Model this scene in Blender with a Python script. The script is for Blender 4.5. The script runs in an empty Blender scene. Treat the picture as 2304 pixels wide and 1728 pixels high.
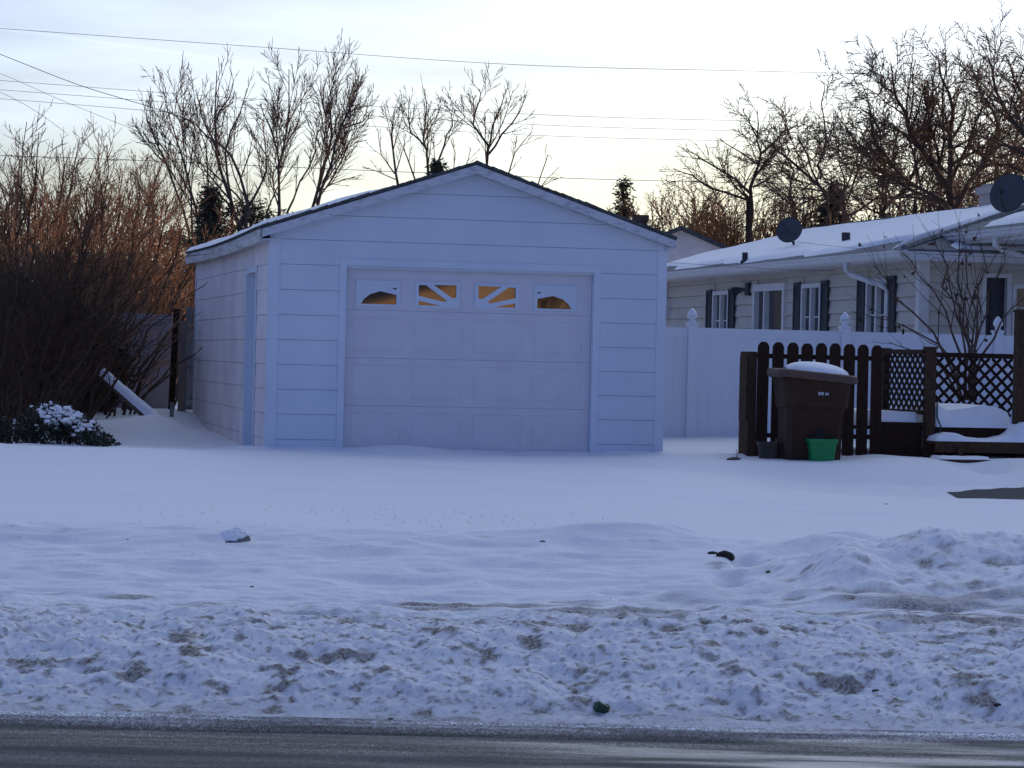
import bpy, math, random
import numpy as np
from mathutils import Vector, Matrix
from mathutils.geometry import tessellate_polygon

random.seed(7); RNG = np.random.default_rng(7)
SC = bpy.context.scene
C = SC.collection

# ------------------------------------------------------------------ camera, sky, sun, exposure
F = 6000.0; ROLL = math.radians(1.3); PITCH = math.atan(59/6000.0); CZ = 1.6
cam_d = bpy.data.cameras.new('camera'); cam = bpy.data.objects.new('camera', cam_d); C.objects.link(cam)
cam_d.sensor_width = 36.0; cam_d.lens = F/2304*36; cam_d.clip_start = 0.1; cam_d.clip_end = 3000
cam.rotation_euler = (Matrix.Rotation(math.pi/2 - PITCH, 4, 'X') @ Matrix.Rotation(ROLL, 4, 'Z')).to_euler()
cam.location = (0, 0, CZ)
SC.camera = cam
SUN_AZ = math.radians(52); SUN_EL = math.radians(4.2)
w = bpy.data.worlds.new('World'); SC.world = w; w.use_nodes = True
nt = w.node_tree; nt.nodes.clear()
o_ = nt.nodes.new('ShaderNodeOutputWorld'); bg = nt.nodes.new('ShaderNodeBackground')
sky = nt.nodes.new('ShaderNodeTexSky'); sky.sky_type = 'NISHITA'; sky.sun_disc = False
sky.sun_elevation = SUN_EL; sky.sun_rotation = SUN_AZ; sky.air_density = 1.0; sky.dust_density = 0.6; sky.ozone_density = 1.6
bg.inputs['Strength'].default_value = 0.15
GLOWP = 3.0; GLOWC = (4.45, 4.92, 4.8)
# thin high cloud veil (sky only) and one faint contrail
tc = nt.nodes.new('ShaderNodeTexCoord')
mp = nt.nodes.new('ShaderNodeMapping'); mp.inputs['Scale'].default_value = (3, 3, 22); mp.inputs['Rotation'].default_value = (0, math.radians(4), 0)
nz = nt.nodes.new('ShaderNodeTexNoise'); nz.inputs['Scale'].default_value = 2.2; nz.inputs['Detail'].default_value = 6; nz.inputs['Roughness'].default_value = 0.55
cr = nt.nodes.new('ShaderNodeMapRange'); cr.inputs['From Min'].default_value = 0.35; cr.inputs['From Max'].default_value = 0.75
cr.inputs['To Min'].default_value = 1.0; cr.inputs['To Max'].default_value = 1.55
vm = nt.nodes.new('ShaderNodeVectorMath'); vm.operation = 'SCALE'
L = nt.links.new
L(tc.outputs['Generated'], mp.inputs['Vector']); L(mp.outputs[0], nz.inputs['Vector']); L(nz.outputs['Fac'], cr.inputs['Value'])
L(sky.outputs[0], vm.inputs[0]); L(cr.outputs[0], vm.inputs['Scale'])
hs_ = nt.nodes.new('ShaderNodeHueSaturation'); hs_.inputs['Saturation'].default_value = 0.62
gn = nt.nodes.new('ShaderNodeVectorMath'); gn.operation = 'MULTIPLY'; gn.inputs[1].default_value = (0.65, 0.875, 1.92)   # cool white balance of the picture
L(vm.outputs[0], hs_.inputs['Color']); L(hs_.outputs[0], gn.inputs[0])
# high thin cloud lit up on the sunward side of the sky, and a faint contrail through it
def mathn(op, a, b=None, clamp=False):
    k = nt.nodes.new('ShaderNodeMath'); k.operation = op; k.use_clamp = clamp
    for i, q in enumerate((a, b)):
        if q is None: continue
        if isinstance(q, (int, float)): k.inputs[i].default_value = q
        else: L(q, k.inputs[i])
    return k.outputs[0]
def dotn(vec):
    k = nt.nodes.new('ShaderNodeVectorMath'); k.operation = 'DOT_PRODUCT'; L(tc.outputs['Generated'], k.inputs[0]); k.inputs[1].default_value = vec; return k.outputs['Value']
ge = math.radians(45); ga = math.radians(18)
w1 = mathn('POWER', mathn('MAXIMUM', dotn((math.sin(ga)*math.cos(ge), math.cos(ga)*math.cos(ge), math.sin(ge))), 0.0), GLOWP)
w1 = mathn('MULTIPLY', w1, cr.outputs[0])
ctn = Vector((-0.1552, .9815, .1127)).cross(Vector((-0.0747, .9917, .1043))).normalized()
cl = mathn('SUBTRACT', 1.0, mathn('DIVIDE', mathn('ABSOLUTE', dotn(tuple(ctn))), .0009), True)
cl = mathn('MULTIPLY', cl, mathn('MULTIPLY', mathn('GREATER_THAN', dotn((0, 1, 0)), .95), .10))
w1 = mathn('ADD', w1, cl)
gl = nt.nodes.new('ShaderNodeVectorMath'); gl.operation = 'SCALE'; gl.inputs[0].default_value = GLOWC; L(w1, gl.inputs['Scale'])
ad = nt.nodes.new('ShaderNodeVectorMath'); ad.operation = 'ADD'; L(gn.outputs[0], ad.inputs[0]); L(gl.outputs[0], ad.inputs[1]); 
w2 = mathn('POWER', mathn('MAXIMUM', dotn((math.sin(math.radians(9)), math.cos(math.radians(9)), math.sin(math.radians(3)))), 0.0), 16.0)
g2_ = nt.nodes.new('ShaderNodeVectorMath'); g2_.operation = 'SCALE'; g2_.inputs[0].default_value = (3.2, 2.7, 1.1); L(w2, g2_.inputs['Scale'])
ad2 = nt.nodes.new('ShaderNodeVectorMath'); ad2.operation = 'ADD'; L(ad.outputs[0], ad2.inputs[0]); L(g2_.outputs[0], ad2.inputs[1]); 
hz = mathn('MULTIPLY', mathn('POWER', mathn('SUBTRACT', 1.0, mathn('DIVIDE', mathn('MAXIMUM', dotn((0, 0, 1)), 0.0), .14), True), .8), mathn('POWER', mathn('MAXIMUM', dotn((.25, .968, 0)), 0.0), 4.0))
hm = nt.nodes.new('ShaderNodeMix'); hm.data_type = 'RGBA'; L(hz, hm.inputs[0]); hm.inputs[6].default_value = (1, 1, 1, 1); hm.inputs[7].default_value = (1.14, 1.0, .60, 1)
ml = nt.nodes.new('ShaderNodeVectorMath'); ml.operation = 'MULTIPLY'; L(ad2.outputs[0], ml.inputs[0]); L(hm.outputs[2], ml.inputs[1]); L(ml.outputs[0], bg.inputs['Color'])
L(bg.outputs[0], o_.inputs[0])
sun_d = bpy.data.lights.new('sun', 'SUN'); sun = bpy.data.objects.new('sun', sun_d); C.objects.link(sun)
sun_d.energy = 5.0; sun_d.angle = math.radians(0.53); sun_d.color = (1.0, 0.64, 0.34)
sv = Vector((math.sin(SUN_AZ)*math.cos(SUN_EL), math.cos(SUN_AZ)*math.cos(SUN_EL), math.sin(SUN_EL)))
sun.rotation_euler = sv.to_track_quat('Z', 'Y').to_euler(); sun.location = sv*100
vs = SC.view_settings; vs.view_transform = 'Standard'; vs.look = 'None'; vs.gamma = 1.0; vs.exposure = -0.10

# ------------------------------------------------------------------ frames and pixel helpers
def ray(px, py):
    dx = px-1152; dy = 864-py; c, s = math.cos(ROLL), math.sin(ROLL)
    u = dx*c-dy*s; v = dx*s+dy*c
    return (u, F*math.cos(PITCH)+v*math.sin(PITCH), v*math.cos(PITCH)-F*math.sin(PITCH))
def at(px, py, Y):
    a, b, c = ray(px, py); t = Y/b
    return Vector((a*t, Y, CZ+c*t))
TH = math.radians(12.46); CT, ST = math.cos(TH), math.sin(TH)
def fr(O, px, py, b=None, a=None):      # a surveyed point on one wall plane of a building, in its own coordinates
    d = ray(px, py); da = d[0]*CT+d[1]*ST; db = -d[0]*ST+d[1]*CT
    oa = -O[0]*CT-O[1]*ST; ob = O[0]*ST-O[1]*CT
    t = (b-ob)/db if b is not None else (a-oa)/da
    return (oa+da*t, ob+db*t, CZ+d[2]*t)

# ------------------------------------------------------------------ noise (numpy)
def _h(ix, iy, s):
    n = (ix.astype(np.int64)*374761393 + iy.astype(np.int64)*668265263 + s*2147483647) & 0xffffffff
    n = ((n ^ (n >> 13))*1274126177) & 0xffffffff
    return ((n ^ (n >> 16)) & 0xffffff)/float(0xffffff)
def perlin(x, y, s=0):
    xi = np.floor(x); yi = np.floor(y); xf = x-xi; yf = y-yi
    u = xf*xf*xf*(xf*(xf*6-15)+10); v = yf*yf*yf*(yf*(yf*6-15)+10)
    def g(ax, ay, dx, dy):
        t = _h(ax, ay, s)*2*math.pi
        return np.cos(t)*dx+np.sin(t)*dy
    n00 = g(xi, yi, xf, yf); n10 = g(xi+1, yi, xf-1, yf); n01 = g(xi, yi+1, xf, yf-1); n11 = g(xi+1, yi+1, xf-1, yf-1)
    return (n00*(1-u)+n10*u)*(1-v)+(n01*(1-u)+n11*u)*v*1.0
def fbm(x, y, s=0, o=4):
    t = 0; a = 1.0
    for i in range(o):
        t = t+a*perlin(x*2**i+i*17.3, y*2**i-i*9.1, s+i); a *= 0.5
    return t
def worley(x, y, s=0):
    xi = np.floor(x); yi = np.floor(y); best = np.full(x.shape, 9.0)
    for i in (-1, 0, 1):
        for j in (-1, 0, 1):
            cx = xi+i; cy = yi+j
            px = cx+_h(cx, cy, s); py = cy+_h(cx, cy, s+71)
            best = np.minimum(best, (px-x)**2+(py-y)**2)
    return np.sqrt(best)
def sstep(x, a, b):
    t = np.clip((x-a)/(b-a), 0, 1); return t*t*(3-2*t)

# ------------------------------------------------------------------ materials
def mat(name, col, rough=0.7, var=0.12, scale=8.0, bump=0.0, bscale=40.0, col2=None, spec=0.5, metal=0.0, stretch=(1, 1, 1), detail=5.0, contrast=(0.35, 0.65)):
    m = bpy.data.materials.new(name); m.use_nodes = True; n = m.node_tree; l = n.links.new
    b = n.nodes['Principled BSDF']; b.inputs['Roughness'].default_value = rough
    b.inputs['Specular IOR Level'].default_value = spec; b.inputs['Metallic'].default_value = metal
    t = n.nodes.new('ShaderNodeTexCoord'); mpn = n.nodes.new('ShaderNodeMapping'); mpn.inputs['Scale'].default_value = stretch
    l(t.outputs['Object'], mpn.inputs['Vector'])
    nn = n.nodes.new('ShaderNodeTexNoise'); nn.inputs['Scale'].default_value = scale; nn.inputs['Detail'].default_value = detail
    l(mpn.outputs[0], nn.inputs['Vector'])
    c2 = col2 if col2 else tuple(c*(1-var*2) for c in col)
    mr = n.nodes.new('ShaderNodeMapRange'); mr.inputs['From Min'].default_value = contrast[0]; mr.inputs['From Max'].default_value = contrast[1]
    l(nn.outputs['Fac'], mr.inputs['Value'])
    mx = n.nodes.new('ShaderNodeMix'); mx.data_type = 'RGBA'
    mx.inputs[6].default_value = (*c2, 1); mx.inputs[7].default_value = (*col, 1)
    l(mr.outputs[0], mx.inputs[0]); l(mx.outputs[2], b.inputs['Base Color'])
    if bump:
        bn = n.nodes.new('ShaderNodeTexNoise'); bn.inputs['Scale'].default_value = bscale; bn.inputs['Detail'].default_value = 6
        l(mpn.outputs[0], bn.inputs['Vector'])
        bp = n.nodes.new('ShaderNodeBump'); bp.inputs['Strength'].default_value = bump; bp.inputs['Distance'].default_value = 0.02
        l(bn.outputs['Fac'], bp.inputs['Height']); l(bp.outputs[0], b.inputs['Normal'])
    return m
M = {}
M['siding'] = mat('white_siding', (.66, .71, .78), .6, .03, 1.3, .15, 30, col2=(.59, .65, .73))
M['siding_warm_bounce'] = mat('warm_bounce_siding', (.86, .76, .72), .7, .05, 1.6, .2, 30, col2=(.74, .64, .61))  # pinkish base: warm bounce light put into the side wall colour
M['trim'] = mat('white_trim', (.66, .71, .78), .6, .03, 1.3, .12, 30, col2=(.60, .66, .74))
M['trim_worn'] = mat('weathered_white_trim', (.60, .61, .64), .75, .1, 9, .3, 60, col2=(.36, .37, .40), stretch=(1, .5, 3), contrast=(.25, .50))
M['door'] = mat('garage_door_paint', (.68, .66, .69), .5, .02, 4, .06, 60, col2=(.64, .62, .65))
M['shingle'] = mat('dark_shingles', (.10, .105, .11), .9, .2, 14, .8, 30, col2=(.05, .055, .055))
M['shingle_grey'] = mat('grey_shingles', (.20, .21, .22), .9, .2, 10, .8, 30, col2=(.10, .105, .11))
M['snow'] = mat('packed_snow', (.84, .85, .88), .6, .02, 6, .35, 14)
M['glass'] = mat('window_glass', (.012, .013, .015), .03, .0, 3, spec=.5)
M['glass'].node_tree.nodes['Principled BSDF'].inputs['IOR'].default_value = 2.2
M['glass_dull'] = mat('house_glass', (.03, .03, .035), .12, .1, 3, spec=.6)
M['curtain'] = mat('brown_curtain', (.17, .12, .10), .9, .2, 6, stretch=(6, 6, .5))
M['vinyl'] = mat('white_vinyl', (.78, .80, .84), .4, .02, 3, .05, 30)
M['vinyl_siding'] = mat('cream_siding', (.52, .47, .40), .6, .05, 2, .1, 30)
M['white_metal'] = mat('white_metal', (.62, .61, .60), .45, .05, 6)
M['shutter'] = mat('black_shutter', (.03, .03, .04), .6, .1, 20)
M['fence_wood'] = mat('dark_stained_wood', (.045, .023, .014), .85, .2, 6, .6, 20, spec=.2, stretch=(8, 8, .8))
M['deck_wood'] = mat('brown_deck_wood', (.080, .045, .026), .85, .2, 6, .6, 20, spec=.2, stretch=(3, 3, 3))
M['grey_wood'] = mat('weathered_grey_wood', (.22, .21, .22), .9, .15, 6, .6, 20, stretch=(8, 8, .8))
M['tan_wood'] = mat('tan_wood', (.28, .21, .17), .9, .15, 6, .6, 20, stretch=(8, 8, .8))
M['mauve'] = mat('faded_pink_panel', (.30, .24, .24), .9, .08, 3, .3, 10)
M['cart'] = mat('brown_cart_plastic', (.060, .030, .017), .75, .12, 5, .1, 60, spec=.25)
M['cart_lid'] = mat('faded_cart_lid', (.12, .066, .045), .65, .15, 5, .1, 60)
M['rubber'] = mat('black_rubber', (.02, .02, .02), .8, .1, 10)
M['decal'] = mat('pale_decal', (.6, .6, .65), .6, .1, 10)
M['green'] = mat('green_plastic', (.0, .25, .065), .45, .08, 6)
M['olive'] = mat('olive_pot', (.075, .06, .04), .8, .2, 6)
M['bark'] = mat('dark_bark', (.09, .062, .048), .95, .2, 12, .6, 30)
M['twig'] = mat('brown_twigs', (.17, .10, .065), .8, .2, 5, spec=.25)
M['bark_warm'] = mat('warm_bark', (.10, .065, .045), .95, .2, 12, .6, 30)
M['twig_red'] = mat('reddish_twigs', (.33, .165, .08), .75, .2, 3, spec=.3)
M['twig_orange'] = mat('orange_brown_twigs', (.46, .22, .09), .75, .2, 3, spec=.3)
M['near_twig'] = mat('dark_brown_twigs', (.105, .062, .038), .9, .2, 5, spec=.15)
M['bush_stem'] = mat('bush_stems', (.10, .06, .04), .85, .2, 8, spec=.2)
M['conifer'] = mat('dark_conifer_needles', (.045, .06, .035), .9, .25, 2, col2=(.02, .028, .018))
M['juniper'] = mat('brown_green_juniper', (.07, .062, .03), .9, .25, 2, col2=(.028, .03, .016))
M['leaf'] = mat('dark_evergreen_leaves', (.03, .035, .022), .6, .25, 4)
M['dryleaf'] = mat('dried_leaves', (.09, .05, .03), .8, .25, 9)
M['dish'] = mat('grey_dish_metal', (.055, .058, .064), .55, .1, 5)
M['dark_metal'] = mat('dark_metal', (.03, .03, .035), .5, .1, 8)
M['wire'] = mat('black_cable', (.03, .03, .03), .7, .1, 8)
M['stucco'] = mat('pale_stucco', (.85, .77, .73), .9, .05, 4, .4, 20)
M['brick'] = mat('brown_brick', (.16, .09, .07), .9, .2, 10, .5, 30)
M['chimney'] = mat('pale_chimney_panel', (.46, .38, .34), .8, .08, 5)
M['tan_siding'] = mat('tan_siding', (.74, .50, .24), .7, .06, 3)
M['clod'] = mat('dirt_clod', (.030, .024, .020), .95, .3, 20, .9, 40)
M['log'] = mat('bark_log', (.12, .085, .065), .95, .2, 12, .6, 30)
M['rock'] = mat('grey_rock', (.20, .19, .18), .9, .2, 10, .6, 30)
M['can_yellow'] = mat('yellow_foil', (.45, .42, .12), .4, .2, 30)
M['can_green'] = mat('dark_green_foil', (.01, .06, .03), .35, .2, 30)
M['grass'] = mat('dry_grass', (.20, .15, .08), .9, .2, 10)
M['bark_tan'] = mat('pale_bark', (.16, .10, .07), .95, .2, 12)

# ------------------------------------------------------------------ mesh helpers
class MB:
    def __init__(s): s.v = []; s.f = []; s.m = []; s.cur = 0
    def add(s, vs_, fs): 
        n = len(s.v); s.v += [tuple(v) for v in vs_]
        for f in fs: s.f.append(tuple(i+n for i in f)); s.m.append(s.cur)
        return s
    def box(s, x0, x1, y0, y1, z0, z1):
        return s.add([(x0, y0, z0), (x1, y0, z0), (x1, y1, z0), (x0, y1, z0), (x0, y0, z1), (x1, y0, z1), (x1, y1, z1), (x0, y1, z1)],
              [(0, 3, 2, 1), (4, 5, 6, 7), (0, 1, 5, 4), (1, 2, 6, 5), (2, 3, 7, 6), (3, 0, 4, 7)])
    def hexa(s, lo, hi):   # lo, hi: 4 points each (same winding)
        return s.add(list(lo)+list(hi), [(0, 3, 2, 1), (4, 5, 6, 7), (0, 1, 5, 4), (1, 2, 6, 5), (2, 3, 7, 6), (3, 0, 4, 7)])
    def bar(s, p, q, w_, h_, up=(0, 0, 1)):
        p = Vector(p); q = Vector(q); d = (q-p).normalized(); a = d.cross(Vector(up)).normalized()*w_/2; b = a.cross(d).normalized()*h_/2
        return s.hexa([p-a-b, p+a-b, p+a+b, p-a+b], [q-a-b, q+a-b, q+a+b, q-a+b])
    def tube(s, pts, r, n=8, cap=True):
        pts = [Vector(p) for p in pts]; rs = r if hasattr(r, '__len__') else [r]*len(pts)
        rings = []; N = len(pts)
        for i, p in enumerate(pts):
            d = (pts[min(i+1, N-1)]-pts[max(i-1, 0)]).normalized()
            u = Vector((0, 0, 1)) if abs(d.z) < .9 else Vector((1, 0, 0))
            a = d.cross(u).normalized(); b = d.cross(a)
            rings += [p+(a*math.cos(2*math.pi*k/n)+b*math.sin(2*math.pi*k/n))*rs[i] for k in range(n)]
        fs = []
        for i in range(N-1):
            for k in range(n): fs.append((i*n+k, i*n+(k+1) % n, (i+1)*n+(k+1) % n, (i+1)*n+k))
        if cap: fs += [tuple(range(n))[::-1], tuple((N-1)*n+k for k in range(n))]
        return s.add(rings, fs)
    def lathe(s, prof, c=(0, 0, 0), n=20):   # prof: (r, z)
        vs_ = []; fs = []
        for r, z in prof: vs_ += [(c[0]+r*math.cos(2*math.pi*k/n), c[1]+r*math.sin(2*math.pi*k/n), c[2]+z) for k in range(n)]
        for i in range(len(prof)-1):
            for k in range(n): fs.append((i*n+k, i*n+(k+1) % n, (i+1)*n+(k+1) % n, (i+1)*n+k))
        fs += [tuple(range(n))[::-1], tuple((len(prof)-1)*n+k for k in range(n))]
        return s.add(vs_, fs)
    def prism(s, poly, f0, f1):   # poly list of 2-D points; f0/f1 map 2-D point -> 3-D
        n = len(poly)
        return s.add([f0(p) for p in poly]+[f1(p) for p in poly], [tuple(range(n))[::-1], tuple(range(n, 2*n))]+[(i, (i+1) % n, n+(i+1) % n, n+i) for i in range(n)])
    def plate(s, outer, holes, f0, f1):   # front plate with holes and walls
        polys = [outer]+holes; flat = [p for q in polys for p in q]; n = len(flat)
        tri = tessellate_polygon([[Vector((p[0], p[1], 0)) for p in q] for q in polys])
        fs = [tuple(t) for t in tri]+[tuple(i+n for i in t) for t in tri]
        k = 0
        for q in polys:
            for i in range(len(q)): fs.append((k+i, k+(i+1) % len(q), n+k+(i+1) % len(q), n+k+i))
            k += len(q)
        return s.add([f0(p) for p in flat]+[f1(p) for p in flat], fs)
    def build(s, name, mats, parent=None, label=None, smooth=False, bevel=0.0, sub=0):
        me = bpy.data.meshes.new(name); me.from_pydata(s.v, [], s.f); me.update()
        mats = mats if isinstance(mats, (list, tuple)) else [mats]
        for m_ in mats: me.materials.append(m_)
        if len(mats) > 1: me.polygons.foreach_set('material_index', s.m)
        if smooth: me.polygons.foreach_set('use_smooth', [True]*len(me.polygons))
        import bmesh
        b = bmesh.new(); b.from_mesh(me); bmesh.ops.recalc_face_normals(b, faces=b.faces); b.to_mesh(me); b.free()
        o = bpy.data.objects.new(name, me); C.objects.link(o)
        if parent: o.parent = parent
        if label: o['label'] = label
        if bevel:
            md = o.modifiers.new('bevel', 'BEVEL'); md.width = bevel; md.segments = 2; md.limit_method = 'ANGLE'
        if sub:
            md = o.modifiers.new('sub', 'SUBSURF'); md.levels = sub; md.render_levels = sub
        return o
def fast(name, V, Q, m_, parent=None, smooth=True, attr=None):
    me = bpy.data.meshes.new(name); V = np.asarray(V, dtype=np.float32); Q = np.asarray(Q, dtype=np.int32); k = Q.shape[1]
    me.vertices.add(len(V)); me.vertices.foreach_set('co', V.ravel())
    me.loops.add(Q.size); me.loops.foreach_set('vertex_index', Q.ravel())
    me.polygons.add(len(Q)); me.polygons.foreach_set('loop_start', np.arange(0, Q.size, k, dtype=np.int32))
    me.polygons.foreach_set('use_smooth', np.full(len(Q), smooth))
    me.update(calc_edges=True)
    if attr is not None:
        a = me.attributes.new('dirt', 'FLOAT', 'POINT'); a.data.foreach_set('value', attr.astype(np.float32).ravel())
    me.materials.append(m_)
    o = bpy.data.objects.new(name, me); C.objects.link(o)
    if parent: o.parent = parent
    return o
def tag(o, label, cat, group=None):
    o['label'] = label; o['category'] = cat
    if group: o['group'] = group
    return o
def thing(name, label, cat, loc=(0, 0, 0), rz=0.0, group=None):
    o = bpy.data.objects.new(name, None); C.objects.link(o); o.empty_display_size = .2
    o.location = loc; o.rotation_euler = (0, 0, rz); tag(o, label, cat, group); return o
def struct(o): o['kind'] = 'structure'; return o

# ------------------------------------------------------------------ ground
PY = np.array([-400, -12, -9, -6, -5.2, 11.45, 11.62, 11.80, 12.10, 12.50, 13.0, 13.45, 14.0, 14.7, 15.7, 16.35, 16.6, 20, 25, 29, 36, 60, 400.])
PZ = np.array([.5, .5, .45, .3, -.03, -.03, .015, .07, .19, .295, .325, .325, .298, .300, .385, .478, .487, .50, .54, .555, .60, .7, .7])
PR = np.array([.5, .5, .45, .3, -.03, -.03, .015, .07, .19, .285, .315, .33, .33, .36, .42, .44, .45, .46, .54, .555, .60, .7, .7])
RY = np.array([16, 20, 22.5, 23.6, 25.0, 26.2, 27.5, 28.3, 30, 34.5, 40])
RZ = np.array([.455, .455, .452, .445, .33, .325, .38, .565, .555, .66, .70])
LY = np.array([16, 20, 24, 26.2, 28.5, 31, 34, 37, 45])
LZ = np.array([.485, .50, .56, .63, .54, .49, .54, .60, .68])
GO = at(607, 770, 29.0); GO.z = 0.0
def gloc(X, Y):
    dx = X-GO.x; dy = Y-GO.y; return dx*CT+dy*ST, -dx*ST+dy*CT
def ground_h(X, Y):
    X = np.asarray(X, dtype=float); Y = np.asarray(Y, dtype=float)
    Yw = Y+np.where((Y > 12.2) & (Y < 40), 1, 0)*0.30*perlin(X*.45, Y*.12, 5)*sstep(Y, 12.2, 13)
    wR = sstep(X, .6, 2.4)
    z = np.interp(Yw, PY, PZ)*(1-wR)+np.interp(Yw, PY, PR)*wR
    # right side: lawn crest, dip of the drive, rise to the deck
    wr = sstep(X, 0.6, 4.0)*sstep(Y, 17, 19)*(1-sstep(Y, 38, 45))
    yr = Y+.25*perlin(X*.5, Y*.3, 15)
    z = z*(1-wr)+np.interp(yr, RY, RZ)*wr
    wl = sstep(-X, 2.3, 3.6)*sstep(Y, 17, 21)*(1-sstep(Y, 42, 50))
    z = z*(1-wl)+np.interp(Y, LY, LZ)*wl
    # drifts
    lawn = sstep(Y, 16, 18.5)
    z = z+lawn*(1-sstep(Y, 60, 90))*(.022*fbm(X*.35, Y*.16, 21, 3)+.007*fbm(X*1.1+Y*.25, Y*.8, 22, 3)*(1-sstep(Y, 30, 40)))
    for (mx, my, sx, sy, hh) in ((-.75, 25.3, .55, .22, -.030), (.55, 23.6, .7, .25, -.028), (-.3, 26.2, .8, .3, .03), (1.6, 21.5, 1.0, .3, -.018), (-2.6, 20.0, .9, .25, -.014), (2.6, 20.6, .9, .25, -.02), (-1.0, 18.6, .7, .2, .012), (1.2, 27.3, .9, .35, -.02)):
        z = z+hh*np.exp(-((X-mx+.5*(Y-my))/sx)**2-((Y-my)/sy)**2)
    # wind-cut ripples on the slope behind the bank
    mid = sstep(Y, 13.6, 14.4)*(1-sstep(Y, 16.6, 17.4))
    ridg = 1-np.abs(fbm((X+.45*Y)*.9, (Y-.22*X)*2.2, 31, 3))*2
    z = z+mid*(1-wR)*(.036*(ridg-.5)+.010*fbm(X*3, Y*5, 33, 3))
    # heaps of thrown snow at the right
    for (mx, my, sx, sy, hh) in ((2.55, 15.6, .55, .50, .13), (3.35, 15.3, .5, .6, .10), (1.9, 14.9, .25, .6, .10), (3.0, 14.5, .45, .35, .07), (2.0, 16.4, .4, .25, .05),
                                 (.62, 16.7, .45, .18, .06), (1.02, 16.9, .22, .15, .04), (2.2, 17.2, .30, .16, .055), (3.6, 16.6, .5, .4, .07), (3.9, 15.0, .4, .6, .08), (.95, 14.3, .26, .16, .03)):
        z = z+1.5*hh*np.exp(-((X-mx)/sx)**2-((Y-my)/sy)**2)
    z = z+mid*wR*(.046*fbm(X*1.6, Y*1.8, 41, 4)+.040*(.55-worley(X*2.6, Y*2.2, 43))+.012*(.5-worley(X*9, Y*8, 44)))
    ch_ = np.exp(-((X-2.75-.25*(Y-15.2))/1.25)**4-((Y-15.15)/.95)**4)
    z = z+ch_*(.075*(1-np.sqrt(np.minimum(worley(X*2.3+.3*perlin(X*2, Y*2, 46), Y*2.1, 45)**2, 1)*.9+.1))+.045*(1-np.sqrt(np.minimum(worley(X*5.5, Y*5, 47)**2, 1)*.9+.1))+.018*(.45-worley(X*13, Y*12, 48))+.022*fbm(X*5, Y*5, 49, 4)-.02)
    # old footprints
    for (fx, fy, fa, fb, fd) in ((1.28, 15.2, .10, .24, .11), (1.42, 15.9, .09, .20, .09), (1.78, 15.5, .09, .16, .08), (3.15, 15.9, .11, .17, .07), (.05, 13.75, .16, .10, .05), (.75, 13.7, .20, .10, .055), (1.5, 13.7, .22, .11, .06), (2.15, 13.9, .2, .12, .06), (2.85, 13.8, .22, .11, .06), (-.6, 13.8, .2, .09, .04)):
        z = z-fd*np.exp(-(((X-fx)/fa)**2+((Y-fy)/fb)**2)**1.5)
    # plough bank: chunky face
    fc = sstep(Y, 11.60, 11.85)*(1-sstep(Y+.35*fbm(X*.9, Y*.9, 66, 2), 12.7, 13.8))
    wx = X+.12*perlin(X*3, Y*3, 51); wy = Y+.12*perlin(X*3+9, Y*3, 52)
    wq = lambda q: 1-np.sqrt(np.minimum(q*q, 1)*.9+.1)
    z = z+fc*(.055*wq(worley(wx*2.6, wy*3.2, 53))+.034*wq(worley(wx*6.5, wy*8, 54))+.020*(.45-worley(X*19, Y*24, 56))*sstep(fbm(X*3, Y*3, 58, 2), -.2, .3)+.012*(.45-worley(X*38, Y*46, 59))+.030*fbm(X*6, Y*8, 55, 4)+.045*fbm(X*1.3, Y*1.3, 57, 3)-.045)
    fc2 = sstep(Y, 12.9, 13.2)*(1-sstep(Y, 14.2, 14.9))
    z = z+fc2*(.030*fbm(X*2.2, Y*5, 61, 4)+.016*(.5-worley(X*5, Y*9, 62)))+.045*fbm(X*.9, Y*.6, 64, 2)*np.exp(-((Y-13.2)/.45)**2)+.03*np.exp(-((Y-13.25)/.4)**2)*sstep(X, -.6, 1.2)*(1+.5*perlin(X*1.7, Y*1.5, 65))
    # drift against the garage door and shallow scour beside it
    a_, b_ = gloc(X, Y)
    z = z+.075*np.exp(-((a_-1.45)/.50)**2-((b_+.35)/.35)**2)+.028*fbm(X*2.2, Y*1.5, 88, 3)*np.exp(-((b_+.15)/.4)**2)+.02*np.exp(-((b_+.02)/.12)**2)-.03*np.exp(-((a_-3.0)/.7)**2-((b_+.35)/.45)**2)
    z = z+.05*np.exp(-((a_+.4)/.5)**2-((b_-7.6)/.9)**2)+.15*sstep(-X, 3.95, 4.5)*sstep(Y, 31.5, 34)*(1-sstep(Y, 42, 48))
    z = z+.13*np.exp(-((X+4.40)/.55)**2-((Y-33.3)/.7)**2)+.04*sstep(X, 3.7, 4.3)*np.exp(-((Y-29.75)/.5)**2)
    # heap beside the deck steps, flat bare drive
    for (mx, my, sx, sy, hh) in ((4.15, 28.9, .5, .4, .05), (6.1, 29.2, .4, .45, .06), (3.9, 29.9, .4, .5, .04), (5.12, 29.0, .34, .75, -.17)):
        z = z+hh*np.exp(-((X-mx)/sx)**2-((Y-my)/sy)**2)
    return z
def gz(X, Y): return float(ground_h(np.array([X]), np.array([Y]))[0])
ys = np.concatenate([[-400, -200, -100, -60, -30, -20, -14, -10, -8, -6.5, -5.2, -3, 0, 5, 9, 11.0, 11.3], np.arange(11.42, 13.9, .013), np.arange(13.9, 17.2, .024),
                     np.arange(17.2, 31, .07), np.arange(31, 45, .25), [46, 48, 51, 55, 60, 70, 90, 130, 200, 300, 400, 700, 1200]])
us = np.concatenate([[-100, -40, -15, -8, -4, -2, -1.2, -.8, -.55, -.42, -.34, -.29, -.265], np.arange(-.25, .2501, .00078), [.265, .29, .34, .42, .55, .8, 1.2, 2, 4, 8, 15, 40, 100]])
UU, YY = np.meshgrid(us, ys); XX = UU*np.clip(YY, 11.3, 60)
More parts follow.
